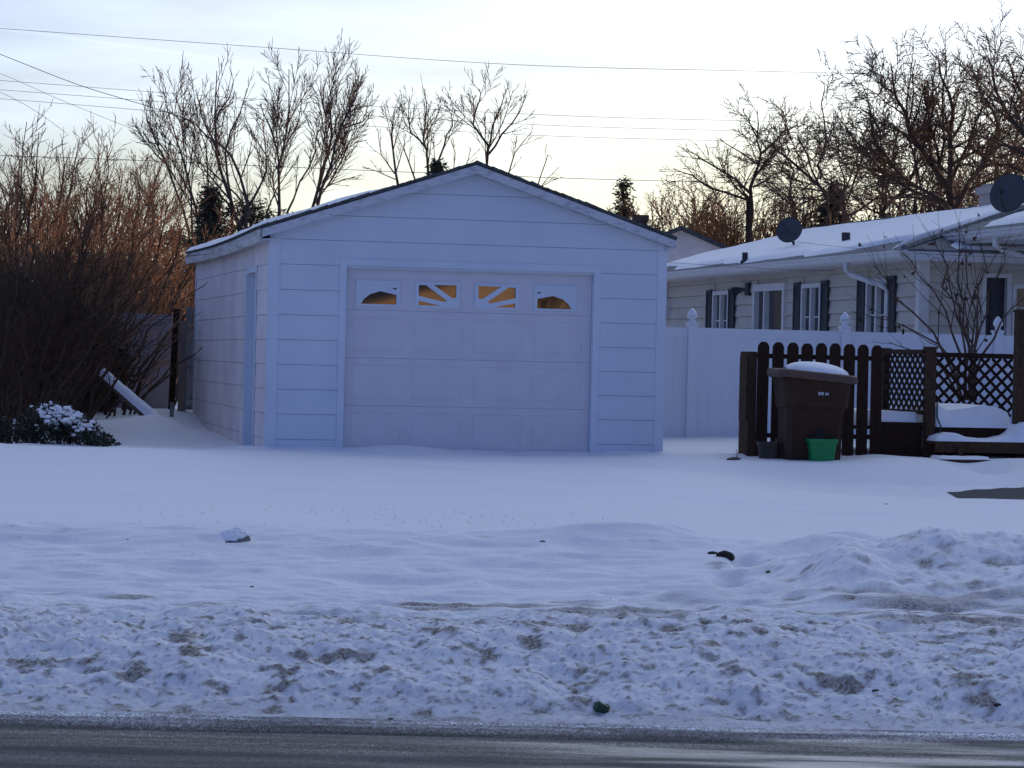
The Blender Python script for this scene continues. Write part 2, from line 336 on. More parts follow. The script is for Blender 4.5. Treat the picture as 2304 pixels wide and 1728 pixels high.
ZZ = ground_h(XX, YY)
nr, nc = YY.shape
idx = np.arange(nr*nc).reshape(nr, nc)
Q = np.stack([idx[:-1, :-1], idx[:-1, 1:], idx[1:, 1:], idx[1:, :-1]], -1).reshape(-1, 4)
# dirt: grit thrown on the bank, patches in hollows
lowp = sstep(-(.5-worley(XX*3.0+.36*perlin(XX*3, YY*3, 51), YY*3.6+.43*perlin(XX*3+9, YY*3, 52), 53)), -.18, .35)
face = sstep(YY, 11.5, 11.8)*(1-sstep(YY, 12.9, 13.5))
dirt = face*(sstep(fbm(XX*4.5, YY*6.5, 71, 3), .16, .55)*1.1+sstep(fbm(XX*10, YY*15, 72, 3), .22, .55)*.8+sstep(fbm(XX*26, YY*36, 73, 2), .20, .45)*.7+.03+.04*fbm(XX*2, YY*2, 78, 2))
band = sstep(YY, 12.9, 13.3)*(1-sstep(YY, 14.0, 14.6))
dirt += .85*np.exp(-((YY-13.75+.12*perlin(XX*.8, XX*0, 79)+.10*XX)/.14)**2)*sstep(XX, -1.4, -.2)*sstep(fbm(XX*1.6, YY*7, 80, 4), -.3, .2)
dirt += band*sstep(fbm(XX*1.1, YY*4, 74, 4)+.15*sstep(XX, -1.0, 0.5), .0, .5)*.75
midr = sstep(YY, 13.6, 14.2)*(1-sstep(YY, 16.6, 17.0))
chn = np.exp(-((XX-2.75-.25*(YY-15.2))/1.35)**4-((YY-15.15)/1.0)**4)
dirt += chn*(sstep(fbm(XX*5, YY*5, 84, 4), .12, .5)*.55+sstep(fbm(XX*22, YY*20, 85, 2), .2, .5)*.4)
dirt += midr*(sstep(fbm(XX*4.5, YY*6, 75, 4), .34, .75)*(.25+.6*sstep(XX, .6, 2)))
dirt += (1-sstep(YY, 11.55, 11.95))*sstep(YY, 11.3, 11.45)*(.30+.3*fbm(XX*2, YY*9, 77, 3))
dirt = np.clip(dirt, 0, .92)
def snow_ground_mat():
    m = bpy.data.materials.new('snow_ground'); m.use_nodes = True; n = m.node_tree; l = n.links.new; b = n.nodes['Principled BSDF']
    b.inputs['Roughness'].default_value = .65; b.inputs['Specular IOR Level'].default_value = .25
    t = n.nodes.new('ShaderNodeTexCoord')
    n1 = n.nodes.new('ShaderNodeTexNoise'); n1.inputs['Scale'].default_value = 1.2; n1.inputs['Detail'].default_value = 6; l(t.outputs['Object'], n1.inputs['Vector'])
    m1 = n.nodes.new('ShaderNodeMix'); m1.data_type = 'RGBA'; m1.inputs[6].default_value = (.80, .81, .84, 1); m1.inputs[7].default_value = (.87, .87, .885, 1); l(n1.outputs['Fac'], m1.inputs[0])
    at_ = n.nodes.new('ShaderNodeAttribute'); at_.attribute_name = 'dirt'
    n2 = n.nodes.new('ShaderNodeTexNoise'); n2.inputs['Scale'].default_value = 60; n2.inputs['Detail'].default_value = 4; l(t.outputs['Object'], n2.inputs['Vector'])
    mr = n.nodes.new('ShaderNodeMapRange'); mr.inputs['From Min'].default_value = .3; mr.inputs['From Max'].default_value = .7; mr.inputs['To Min'].default_value = .5; mr.inputs['To Max'].default_value = 1.15; l(n2.outputs['Fac'], mr.inputs['Value'])
    mu = n.nodes.new('ShaderNodeMath'); mu.operation = 'MULTIPLY'; mu.use_clamp = True; l(at_.outputs['Fac'], mu.inputs[0]); l(mr.outputs[0], mu.inputs[1])
    m2 = n.nodes.new('ShaderNodeMix'); m2.data_type = 'RGBA'; m2.inputs[7].default_value = (.13, .10, .065, 1); l(mu.outputs[0], m2.inputs[0]); l(m1.outputs[2], m2.inputs[6])
    l(m2.outputs[2], b.inputs['Base Color'])
    n3 = n.nodes.new('ShaderNodeTexNoise'); n3.inputs['Scale'].default_value = 35; n3.inputs['Detail'].default_value = 8; n3.inputs['Roughness'].default_value = .65; l(t.outputs['Object'], n3.inputs['Vector'])
    bp = n.nodes.new('ShaderNodeBump'); bp.inputs['Strength'].default_value = .5; bp.inputs['Distance'].default_value = .02; l(n3.outputs['Fac'], bp.inputs['Height']); l(bp.outputs[0], b.inputs['Normal'])
    return m
g = fast('snowy_ground', np.stack([XX, YY, ZZ], -1).reshape(-1, 3), Q, snow_ground_mat(), attr=dirt); struct(g)

# road: wet asphalt with packed slush and an icy gutter strip
def road_mat():
    m = bpy.data.materials.new('wet_road'); m.use_nodes = True; n = m.node_tree; l = n.links.new; b = n.nodes['Principled BSDF']
    t = n.nodes.new('ShaderNodeTexCoord'); sx = n.nodes.new('ShaderNodeSeparateXYZ'); l(t.outputs['Object'], sx.inputs[0])
    def noise(scale, st, det=5, rough=.5):
        mp_ = n.nodes.new('ShaderNodeMapping'); mp_.inputs['Scale'].default_value = st; l(t.outputs['Object'], mp_.inputs['Vector'])
        k = n.nodes.new('ShaderNodeTexNoise'); k.inputs['Scale'].default_value = scale; k.inputs['Detail'].default_value = det; k.inputs['Roughness'].default_value = rough; l(mp_.outputs[0], k.inputs['Vector']); return k.outputs['Fac']
    def mrange(v, a, c, d=0., e=1.):
        k = n.nodes.new('ShaderNodeMapRange'); k.interpolation_type = 'SMOOTHSTEP'
        for i, q in zip(('From Min', 'From Max', 'To Min', 'To Max'), (a, c, d, e)): k.inputs[i].default_value = q
        l(v, k.inputs['Value']); return k.outputs[0]
    def mth(op, a, c):
        k = n.nodes.new('ShaderNodeMath'); k.operation = op
        for i, q in enumerate((a, c)):
            if isinstance(q, (int, float)): k.inputs[i].default_value = q
            else: l(q, k.inputs[i])
        return k.outputs[0]
    yw = mth('ADD', sx.outputs['Y'], mth('MULTIPLY', mth('SUBTRACT', noise(1.0, (.5, 3, 1)), .5), .22))
    # gutter ice strip 11.33..11.6 ; dark wet seam ~11.27 ; slush 10.75..11.2 ; patchy below
    ramp = n.nodes.new('ShaderNodeValToRGB'); l(mrange(yw, 9.5, 11.6), ramp.inputs[0])
    e = ramp.color_ramp.elements
    ramp.color_ramp.interpolation = 'LINEAR'
    pos = lambda y: (lambda u: u*u*(3-2*u))((y-9.5)/2.1)
    e[0].position = 0; e[0].color = (.055, .050, .050, 1); e[1].position = 1; e[1].color = (.42, .43, .46, 1)
    for y, c in ((10.45, (.07, .06, .058)), (10.62, (.045, .04, .04)), (10.85, (.15, .125, .105)), (11.10, (.21, .18, .155)), (11.20, (.07, .06, .06)), (11.25, (.02, .02, .022)), (11.31, (.11, .105, .11)), (11.42, (.30, .30, .33))):
        k = e.new(pos(y)); k.color = (*c, 1)
    sp = mth('MULTIPLY', mrange(noise(120, (1, .6, 1), 4, .7), .42, .60, .2, 1.9), mrange(noise(34, (1, .5, 1), 3), .35, .65, .7, 1.3))
    vm_ = n.nodes.new('ShaderNodeVectorMath'); vm_.operation = 'SCALE'; l(ramp.outputs[0], vm_.inputs[0]); l(sp, vm_.inputs['Scale'])
    ld = mrange(noise(2.2, (.35, 3.2, 1), 7, .6), .38, .64, .45, 1.5)
    vm2 = n.nodes.new('ShaderNodeVectorMath'); vm2.operation = 'SCALE'; l(vm_.outputs[0], vm2.inputs[0]); l(ld, vm2.inputs['Scale'])
    l(vm2.outputs[0], b.inputs['Base Color'])
    wet = mrange(noise(1.5, (.4, 3.0, 1), 4), .42, .60)
    wetx = mth('MULTIPLY', wet, mrange(sx.outputs['X'], -1.0, 1.2, .15, 1.0))
    gA = mth('POWER', 2.718, mth('MULTIPLY', mth('POWER', mth('DIVIDE', mth('SUBTRACT', yw, 10.83), .055), 2.0), -1.0))
    gB = mrange(yw, 10.52, 10.44, 0., 1.)
    brk = mrange(noise(3.2, (1, 5, 1), 4), .42, .56)
    wetx = mth('MAXIMUM', wetx, mth('MULTIPLY', mth('MULTIPLY', mth('MAXIMUM', gA, gB), mrange(sx.outputs['X'], .3, 1.4)), brk))
    rg = mth('ADD', mth('MULTIPLY', wetx, -.62), .74)
    l(rg, b.inputs['Roughness'])
    bn = noise(70, (1, 1, 1), 6, .7); bp = n.nodes.new('ShaderNodeBump'); bp.inputs['Distance'].default_value = .012
    l(mrange(wetx, 0, 1, 1.0, .10), bp.inputs['Strength']); l(bn, bp.inputs['Height']); l(bp.outputs[0], b.inputs['Normal'])
    return m
rx = np.concatenate([[-400, -60, -20, -8], np.linspace(-4, 4, 400), [8, 20, 60, 400]])
ry = np.concatenate([[-5.6, -4, 0, 5, 8], np.linspace(9.5, 11.66, 150)])
RX, RYY = np.meshgrid(rx, ry)
RZZ = 0.004*fbm(RX*1.0, RYY*4, 81, 4)*sstep(RYY, 8, 9.6)+.012*sstep(RYY, 11.27, 11.36)-.01*np.exp(-((RYY-11.25+.03*perlin(RX, RX*0, 4))/.03)**2)
ir = np.arange(RX.size).reshape(RX.shape)
rd = fast('road', np.stack([RX, RYY, RZZ], -1).reshape(-1, 3), np.stack([ir[:-1, :-1], ir[:-1, 1:], ir[1:, 1:], ir[1:, :-1]], -1).reshape(-1, 4), road_mat()); struct(rd)

# bare wet part of the drive on the right
dxs = np.linspace(4.4, 9, 90); dys = np.linspace(0, 1, 16)
DV = []
P0 = lambda x, s_: float(perlin(np.array([x]), np.array([s_*1.7]), s_)[0])
for x in dxs:
    lo = 25.3+.9*max(0, (5.2-x)/1.45)+.12*math.sin(x*3.1)+.16*P0(x*3.3, 11)+.06*P0(x*13, 12); hi = 27.55-.9*max(0, (5.4-x)/1.65)+.15*math.sin(x*2.3+1)+.16*P0(x*4.1, 13)+.06*P0(x*12, 14)
    for v in dys:
        y = lo+(hi-lo)*v; DV.append((x, y, gz(x, y)+.006))
n_ = len(dys); DQ = [(i*n_+j, (i+1)*n_+j, (i+1)*n_+j+1, i*n_+j+1) for i in range(len(dxs)-1) for j in range(n_-1)]
M['drive'] = mat('wet_drive_asphalt', (.085, .08, .082), .85, .2, 1.3, .4, 60, col2=(.03, .03, .034), stretch=(.6, 2.2, 1), contrast=(.60, .85))
dr = fast('driveway', DV, DQ, M['drive']); struct(dr)

# ------------------------------------------------------------------ garage
G = thing('garage', 'white lap-sided single garage with gable front and snow on the left roof slope', 'garage', GO, TH)
W, LEN, EV, PK = 4.43, 8.0, 2.93, 3.66
def gtop(a): return EV+(PK-EV)*(1-abs(a-W/2)/(W/2))
lines = [.385, .655, .930, 1.20, 1.470, 1.740, 2.011, 2.285, 2.562, 2.835, 3.107, 3.378, PK]
DA0, DA1, DZ = .823, 3.615, 2.570
fw = MB()
def course(mb, segs, z0, z1, face, lap=.022, gap=.0042):     # one lapped board above a narrow open joint
    top = lap*.35 if lap > .03 else lap*.8
    for (s0, s1, t0, t1) in segs:       # s: bottom extents, t: top extents
        if s1-s0 < .01: continue
        mb.add([face(s0, lap, z0+gap), face(s1, lap, z0+gap), face(t1, top, z1), face(t0, top, z1), face(s0, -.006, z0+gap), face(s1, -.006, z0+gap), face(t1, -.006, z1), face(t0, -.006, z1)],
               [(0, 1, 2, 3), (4, 5, 1, 0), (3, 2, 6, 7), (0, 3, 7, 4), (1, 5, 6, 2)])
    # dark felt behind the joints
    for (s0, s1, t0, t1) in segs: mb.add([face(s0, -.008, z0-.02), face(s1, -.008, z0-.02), face(t1, -.008, z1), face(t0, -.008, z1)], [(0, 1, 2, 3)])
ff = lambda a, d, z: (a, -d, z)
for i in range(len(lines)-1):
    z0, z1 = lines[i], lines[i+1]
    hw = lambda z: W/2 if z <= EV else W/2*(PK-z)/(PK-EV)
    l0, r0, l1, r1 = W/2-hw(z0), W/2+hw(z0), W/2-hw(z1), W/2+hw(z1)
    if z1 <= EV: l0 = l1 = .0; r0 = r1 = W
    elif z0 < EV:   # board crossing the eave: cut at the eave too
        dm_ = .0178; fw.add([ff(0, .022, z0+.0042), ff(W, .022, z0+.0042), ff(W, .0195, EV), ff(0, .0195, EV), ff(r1, dm_, z1), ff(l1, dm_, z1), ff(0, -.006, z0+.0042), ff(W, -.006, z0+.0042)], [(0, 1, 2, 3), (3, 2, 4, 5), (6, 7, 1, 0)]); fw.add([ff(0, -.008, z0-.02), ff(W, -.008, z0-.02), ff(W, -.008, EV), ff(r1, -.008, z1), ff(l1, -.008, z1), ff(0, -.008, EV)], [(0, 1, 2, 3, 4, 5)]); continue
    if z0 < DZ-.01:
        course(fw, [(l0, DA0, l1, DA0), (DA1, r0, DA1, r1)], z0, z1, ff)
        if z1 > DZ: course(fw, [(DA0, DA1, DA0, DA1)], DZ+.001, z1, ff, gap=0)
    else: course(fw, [(l0, r0, l1, r1)], z0, z1, ff)
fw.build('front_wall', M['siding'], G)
# side wall (left) with the door opening
B0, B1, SZ = 1.15, 2.02, 2.50
sf = lambda b, d, z: (-d, b, z)
sw = MB()
for i in range(len(lines)-1):
    z0, z1 = lines[i], min(lines[i+1], EV)
    if z0 >= EV: break
    if z0 < SZ-.01:
        course(sw, [(0, B0, 0, B0), (B1, LEN, B1, LEN)], z0, z1, sf)
        if z1 > SZ: course(sw, [(B0, B1, B0, B1)], SZ+.001, z1, sf, gap=0)
    else: course(sw, [(0, LEN, 0, LEN)], z0, z1, sf)
sw.build('side_wall', M['siding_warm_bounce'], G)
bw = MB(); bw.box(W-.08, W+.005, .02, LEN, .2, EV); bw.prism([(.01, .2), (W-.09, .2), (W-.09, EV), (W/2, PK), (.01, EV)], lambda p: (p[0], LEN-.08, p[1]), lambda p: (p[0], LEN, p[1]))
bw.build('back_walls', M['siding'], G)
inn = MB(); inn.box(.10, W-.1, .30, .34, .2, 2.9); inn.box(.20, .22, .35, LEN-.1, .2, 2.88); inn.build('inner_lining', M['shutter'], G)
for (x0, x1, y0, y1) in ((-.028, .085, -.028, -.0235), (-.0285, -.0235, -.0230, .09), (W-.085, W+.022, -.028, -.0235), (W+.0055, W+.022, -.0230, .09), (-.0285, -.0235, LEN-.09, LEN+.02)):
    cb = MB(); cb.box(x0, x1, y0, y1, .25, EV-.02); cb.build('corner_board', M['trim'], G)
# door trim and jambs
tr = MB(); tr.box(DA0-.075, DA0, -.028, -.0235, .3, DZ+.075); tr.box(DA1, DA1+.075, -.028, -.0235, .3, DZ+.075); tr.box(DA0, DA1, -.028, -.0235, DZ, DZ+.075)
tr.box(DA0-.02, DA0-.001, -.0225, .13, .3, DZ); tr.box(DA1+.001, DA1+.02, -.0225, .13, .3, DZ); tr.box(DA0-.001, DA1+.001, -.0225, .13, DZ+.001, DZ+.02)
tr.build('door_trim', M['trim'], G, bevel=.003)
sj = MB(); sj.box(-.031, -.0235, B0-.08, B0, .3, SZ+.07); sj.box(-.031, -.0235, B1, B1+.07, .3, SZ+.07); sj.box(-.031, -.0235, B0, B1, SZ, SZ+.07)
sj.box(-.0225, .18, B1-.001, B1+.02, .3, SZ); sj.box(-.0225, .18, B0-.02, B0+.001, .3, SZ); sj.box(-.0225, .18, B0, B1, SZ+.001, SZ+.02)
sj.build('side_door_frame', M['trim'], G)
sd = MB(); sd.box(.150, .18, B0+.002, B1-.002, .3, SZ-.003)
for z0, z1 in ((.55, 1.25), (1.40, 2.30)): sd.box(.144, .150, B0+.14, B1-.14, z0, z1)
sdo = sd.build('side_door', M['door'], G, bevel=.004)
kn = MB(); kn.tube([(.150, B0+.07, 1.42), (.100, B0+.07, 1.42)], [.012, .028], 10); kn.build('knob', M['dark_metal'], sdo)
# overhead door: four sections, pressed panels
YD = .075
secs = [(.30, 1.037), (1.0395, 1.562), (1.5645, 2.087), (2.0895, DZ-.004)]
dm = MB(); cols = [(DA0+.035+i*(DA1-DA0-.06)/4+.02, DA0+.025+(i+1)*(DA1-DA0-.06)/4-.02) for i in range(4)]
for k, (z0, z1) in enumerate(secs):
    if k < 3:
        hol = [[(c0+.03, z0+.07), (c1-.03, z0+.07), (c1-.03, z1-.07), (c0+.03, z1-.07)] for c0, c1 in cols]
        if k == 0: hol = [[(c0+.03, .56), (c1-.03, .56), (c1-.03, z1-.07), (c0+.03, z1-.07)] for c0, c1 in cols]
        dm.plate([(DA0+.003, z0), (DA1-.003, z0), (DA1-.003, z1), (DA0+.003, z1)], hol, lambda p: (p[0], YD, p[1]), lambda p: (p[0], YD+.03, p[1]))
        for h in hol:   # bevelled groove and raised field
            (a0, b0), (a1, _), (_, b1), _ = h; q = .013
            o4 = [(a0, YD, b0), (a1, YD, b0), (a1, YD, b1), (a0, YD, b1)]; i4 = [(a0+q, YD+.007, b0+q), (a1-q, YD+.007, b0+q), (a1-q, YD+.007, b1-q), (a0+q, YD+.007, b1-q)]
            j4 = [(a0+2*q, YD+.002, b0+2*q), (a1-2*q, YD+.002, b0+2*q), (a1-2*q, YD+.002, b1-2*q), (a0+2*q, YD+.002, b1-2*q)]
            dm.add(o4+i4+j4, [(i, (i+1) % 4, 4+(i+1) % 4, 4+i) for i in range(4)]+[(4+i, 4+(i+1) % 4, 8+(i+1) % 4, 8+i) for i in range(4)]+[(8, 9, 10, 11)])
WR = [(.955, 1.425, 2.145, 2.405), (1.62, 2.095, 2.145, 2.405), (2.29, 2.765, 2.145, 2.405), (2.965, 3.43, 2.145, 2.405)]
z0, z1 = secs[3]
dm.plate([(DA0+.003, z0), (DA1-.003, z0), (DA1-.003, z1), (DA0+.003, z1)], [[(a, c), (b, c), (b, d), (a, d)] for a, b, c, d in WR], lambda p: (p[0], YD, p[1]), lambda p: (p[0], YD+.03, p[1]))
gd = dm.build('garage_door', M['door'], G)
mir = lambda poly: [(4.385-a, z) for a, z in poly][::-1]
w1 = [[(1.003, 2.156), (1.398, 2.156), (1.396, 2.262), (1.214, 2.300), (1.10, 2.262), (1.035, 2.208)], [(1.337, 2.329), (1.396, 2.318), (1.396, 2.342)]]
w2 = [[(1.645, 2.262), (1.937, 2.197), (1.963, 2.212), (1.725, 2.381), (1.645, 2.378)], [(1.811, 2.384), (2.024, 2.243), (2.068, 2.250), (2.068, 2.388)], [(1.647, 2.156), (1.891, 2.156), (1.647, 2.207)]]
for (a0, a1, c0, c1), holes in zip(WR, (w1, w2, [mir(p) for p in w2], [mir(p) for p in w1])):
    fm = MB(); fm.plate([(a0-.012, c0-.012), (a1+.012, c0-.012), (a1+.012, c1+.012), (a0-.012, c1+.012)], holes, lambda p: (p[0], YD-.012, p[1]), lambda p: (p[0], YD-.001, p[1]))
    fm.build('window_frame', M['trim'], gd)
    pm = MB(); pm.box(a0+.001, a1-.001, YD+.008, YD+.014, c0+.001, c1-.001); pm.build('window_pane', M['glass'], gd)
# roof
OHS = {-1: .15, 1: .085}; OF = .17; SL = (PK-EV)/(W/2)
def slab(mb, x0, x1, y0, y1, lift, th, side, sag=0.0, nx=1, ny=1):
    pass
rf = MB(); NS = 10
RT = .075
def rz_(a, b=0.0):
    return PK+.05-SL*abs(a-W/2)-(.035*math.sin(math.pi*min(1, max(0, b/LEN))))
for side in (-1, 1):
    e = W/2+OHS[side]
    for j in range(16):
        y0 = -OF+(LEN+2*OF)*j/16; y1 = -OF+(LEN+2*OF)*(j+1)/16
        xs_ = [W/2, W/2+side*e]
        rf.hexa([(xs_[0], y0, rz_(xs_[0], y0)), (xs_[1], y0, rz_(xs_[1], y0)), (xs_[1], y1, rz_(xs_[1], y1)), (xs_[0], y1, rz_(xs_[0], y1))],
                [(xs_[0], y0, rz_(xs_[0], y0)+.035), (xs_[1], y0, rz_(xs_[1], y0)+.035), (xs_[1], y1, rz_(xs_[1], y1)+.035), (xs_[0], y1, rz_(xs_[0], y1)+.035)])
# ragged shingle butts along the front rake
random.seed(3)
for side in (-1, 1):
    for k in range(26):
        t0 = k/26; a0 = W/2+side*(W/2+OHS[side])*t0; a1 = W/2+side*(W/2+OHS[side])*(t0+.040)
        up = .036+random.uniform(0, .012); yy = -OF-random.uniform(.005, .03)
        rf.hexa([(a0, yy, rz_(a0)+.02), (a1, yy, rz_(a1)+.02), (a1, -OF+.3, rz_(a1)+.02), (a0, -OF+.3, rz_(a0)+.02)], [(a0, yy, rz_(a0)+up+.003), (a1, yy, rz_(a1)+up-.004), (a1, -OF+.3, rz_(a1)+.0365), (a0, -OF+.3, rz_(a0)+.0365)])
rfo = rf.build('roof', M['shingle'], G)
rk = MB()
for side in (-1, 1):
    e = W/2+OHS[side]; A0 = W/2+side*.0; A1 = W/2+side*e
    for (y0, y1, u0, u1) in ((-OF-.002, -OF+.022, -.095, -.003), (-.045, -.0285, -.095, -.012)):
        rk.hexa([(A0, y0, rz_(A0)+u0), (A1, y0, rz_(A1)+u0), (A1, y1, rz_(A1)+u0), (A0, y1, rz_(A0)+u0)], [(A0, y0, rz_(A0)+u1), (A1, y0, rz_(A1)+u1), (A1, y1, rz_(A1)+u1), (A0, y1, rz_(A0)+u1)])
rk.build('rake_board', M['trim_worn'], G)
so = MB()
for side in (-1, 1):
    e = W/2+OHS[side]; A1 = W/2+side*e; Aw = W/2+side*(W/2-.02)
    z_ = rz_(A1)-.115
    so.hexa([(Aw, -OF+.02, z_), (A1-side*.03, -OF+.02, z_), (A1-side*.03, LEN+OF-.02, z_), (Aw, LEN+OF-.02, z_)], [(Aw, -OF+.02, z_+.015), (A1-side*.03, -OF+.02, z_+.015), (A1-side*.03, LEN+OF-.02, z_+.015), (Aw, LEN+OF-.02, z_+.015)])
    so.hexa([(W/2, -OF+.025, rz_(W/2)-.02), (A1, -OF+.025, rz_(A1)-.02), (A1, -.03, rz_(A1)-.02), (W/2, -.03, rz_(W/2)-.02)], [(W/2, -OF+.025, rz_(W/2)-.004), (A1, -OF+.025, rz_(A1)-.004), (A1, -.03, rz_(A1)-.004), (W/2, -.03, rz_(W/2)-.004)])
so.build('soffit', M['trim_worn'], G)
fs_ = MB(); xL = -OHS[-1]
for j in range(12):
    y0 = -OF-.002+(LEN+2*OF)*j/12; y1 = -OF-.002+(LEN+2*OF)*(j+1)/12
    fs_.hexa([(xL-.006, y0, rz_(xL, y0)-.135), (xL+.02, y0, rz_(xL, y0)-.135), (xL+.02, y1, rz_(xL, y1)-.135), (xL-.006, y1, rz_(xL, y1)-.135)], [(xL-.006, y0, rz_(xL, y0)-.002), (xL+.02, y0, rz_(xL, y0)-.002), (xL+.02, y1, rz_(xL, y1)-.002), (xL-.006, y1, rz_(xL, y1)-.002)])
fs_.build('fascia', mat('peeling_fascia', (.62, .60, .57), .85, .1, 7, .3, 50, col2=(.40, .37, .33), stretch=(1, .2, 3), contrast=(.34, .60)), G)
def snow_sheet(name, parent, f, nu, nv, th, seed, edge=.12):   # f(u,v)->point on the surface; th(u,v) thickness
    U, V = np.meshgrid(np.linspace(0, 1, nu), np.linspace(0, 1, nv)); P = np.array([[f(u, v) for u in U[0]] for v in V[:, 0]])
    T = th(U, V)*(1+.35*fbm(U*5+seed, V*9, seed, 3))*np.minimum(1, np.minimum(np.minimum(U, 1-U), np.minimum(V, 1-V))/edge*1.0)**.5
    top = P.copy(); top[..., 2] += np.maximum(T, -.01)+.002
    i_ = np.arange(nu*nv).reshape(nv, nu)
    q = np.stack([i_[:-1, :-1], i_[:-1, 1:], i_[1:, 1:], i_[1:, :-1]], -1).reshape(-1, 4)
    return fast(name, top.reshape(-1, 3), q, M['snow'], parent)
def fsn(u, v):
    a = xL-.03+(W/2-.05-xL)*u; b = -OF+.04+(LEN+2*OF-.05)*v
    return (a, b, rz_(a, b)+.035)
snow_sheet('roof_snow', rfo, fsn, 40, 90, lambda U, V: .055*(1-sstep(U, .45+.3*V, .75+.25*V))+.012*perlin(U*9, V*22, 7)-.012, 91, .03)

# ------------------------------------------------------------------ white vinyl fence
FO = at(1497, 780, 34.5); FO.z = 0
FN = thing('vinyl_fence', 'tall white vinyl privacy fence with pointed finial posts behind the brown picket fence', 'fence', FO, TH)
def fl(px, py, b=0.0): q = fr(FO, px, py, b=b); return q[0], q[2]
zt = fl(1497, 732)[1]; posts = [fl(px, 740)[0] for px in (1213, 1557, 1901, 2245, 2589)]
for i in range(4):
    a0, a1 = posts[i]+.062, posts[i+1]-.062
    pm = MB(); pm.box(a0, a1, -.022, .022, zt-.14, zt-.02); pm.box(a0, a1, -.022, .022, .3, .62)
    n = 11
    for k in range(n):
        x0 = a0+(a1-a0)*k/n; x1 = a0+(a1-a0)*(k+1)/n
        pm.box(x0+.003, x1-.003, -.011, .011, .62, zt-.14); pm.box(x0-.003, x0+.003, -.008, .008, .62, zt-.14)
    pm.build('fence_panel', M['vinyl'], FN)
for a in posts:
    pm = MB(); pm.box(a-.06, a+.06, -.06, .06, .2, zt+.02); pm.box(a-.072, a+.072, -.072, .072, zt+.02, zt+.045)
    po = pm.build('fence_post', M['vinyl'], FN, bevel=.004)
    fi = MB(); fi.lathe([(.055, zt+.045), (.045, zt+.06), (.032, zt+.075), (.040, zt+.09), (.066, zt+.115), (.070, zt+.14), (.055, zt+.175), (.030, zt+.21), (.008, zt+.235)], (a, 0, 0), 14)
    fi.build('finial', M['vinyl'], po, smooth=True)

# ------------------------------------------------------------------ house
HO = at(2071, 790, 38.0); HO.z = 0
H = thing('house', 'long low cream-sided house with black shutters and a snow-covered roof', 'house', HO, TH)
def hl(px, py): q = fr(HO, px, py, a=0.0); return q[1], q[2]
def hfr(px, py, b=0.0): q = fr(HO, px, py, b=b); return q[0], q[2]
HL = 15.0; HW = 17.0
ez = 3.12           # gutter bottom
# windows along the left wall (pixel columns -> distance along the wall)
def hb(px): return hl(px, 700)[0]
wins = [(1610, 1646, 655), (1810, 1854, 638), (1956, 2003, 628)]
slid = (1706, 1770, 652)
ops = []
for x0, x1, yt in wins: ops.append((hb(x1), hb(x0), hl((x0+x1)/2, yt)[1]))
sb = (hb(slid[1]), hb(slid[0]), hl(1738, slid[2])[1])
allops = sorted([(a, b, t, 1.35) for a, b, t in ops]+[(sb[0], sb[1], sb[2], .75)])
wl = MB(); hsf = lambda b, d, z: (-d, b, z)
zc = .35; ph = .205
while zc < ez+.1:
    z1 = min(zc+ph, ez+.12); segs = []; cur = 0.0
    for a, b, t, lo in allops:
        if zc < t-.01 and z1 > lo+.01: segs.append((cur, a, cur, a)); cur = b
    segs.append((cur, HL, cur, HL)); course(wl, segs, zc, z1, hsf, .050); zc = z1
wl.box(.16, .18, .3, HL-.1, .3, ez+.1)
for a, b, t, lo in allops:   # fill above/below each opening where courses overlap it
    wl.box(-.004, .02, a, b, t, t+.0+ph*.9); wl.box(-.001, .02, a, b, lo-ph*.9, lo)
wl.build('left_wall', M['vinyl_siding'], H)
for (a, b, t) in ops:
    lo = 1.36; f = MB(); q = .07; mid = (a+b)/2
    f.plate([(a, lo), (b, lo), (b, t), (a, t)], [[(a+q, lo+q), (mid-.035, lo+q), (mid-.035, t-q), (a+q, t-q)], [(mid+.035, lo+q), (b-q, lo+q), (b-q, t-q), (mid+.035, t-q)]], lambda p: (-.070, p[0], p[1]), lambda p: (.02, p[0], p[1]))
    for (c0, c1) in ((a+q, mid-.035), (mid+.035, b-q)):
        for k in (1, 2): zz = lo+q+(t-lo-2*q)*k/3; f.box(-.012, .004, c0, c1, zz-.012, zz+.012)
    wo = f.build('window', M['white_metal'], H)
    p_ = MB(); p_.box(.005, .010, a+q, b-q, lo+q, t-q); p_.build('window_pane', M['glass_dull'], wo)
    for (s0, s1) in ((a-.36, a-.03), (b+.03, b+.36)):
        sh = MB(); sh.box(-.082, -.054, s0, s0+.045, lo-.02, t+.03); sh.box(-.082, -.054, s1-.045, s1, lo-.02, t+.03); sh.box(-.082, -.054, s0, s1, t-.02, t+.03); sh.box(-.082, -.054, s0, s1, lo-.02, lo+.03)
        k = lo+.04
        while k < t-.03: sh.hexa([(-.079, s0+.04, k), (-.079, s1-.04, k), (-.076, s1-.04, k), (-.076, s0+.04, k)], [(-.062, s0+.04, k+.035), (-.062, s1-.04, k+.035), (-.059, s1-.04, k+.035), (-.059, s0+.04, k+.035)]); k += .04
        sh.box(-.058, -.0545, s0, s1, lo, t)
        sh.build('shutter', M['shutter'], H)
a, b, t = sb
sf2 = MB(); q = .06
sf2.plate([(a-.08, .75), (b+.08, .75), (b+.08, t+.10), (a-.08, t+.10)], [[(a+.02, .8), (a+(b-a)*.62, .8), (a+(b-a)*.62, t-.02), (a+.02, t-.02)], [(a+(b-a)*.66, .8), (b-.02, .8), (b-.02, t-.02), (a+(b-a)*.66, t-.02)]], lambda p: (-.085, p[0], p[1]), lambda p: (.02, p[0], p[1]))
s_o = sf2.build('sliding_door', M['white_metal'], H); p_ = MB(); p_.box(.005, .01, a, b, .78, t); p_.build('door_pane', M['glass_dull'], s_o)
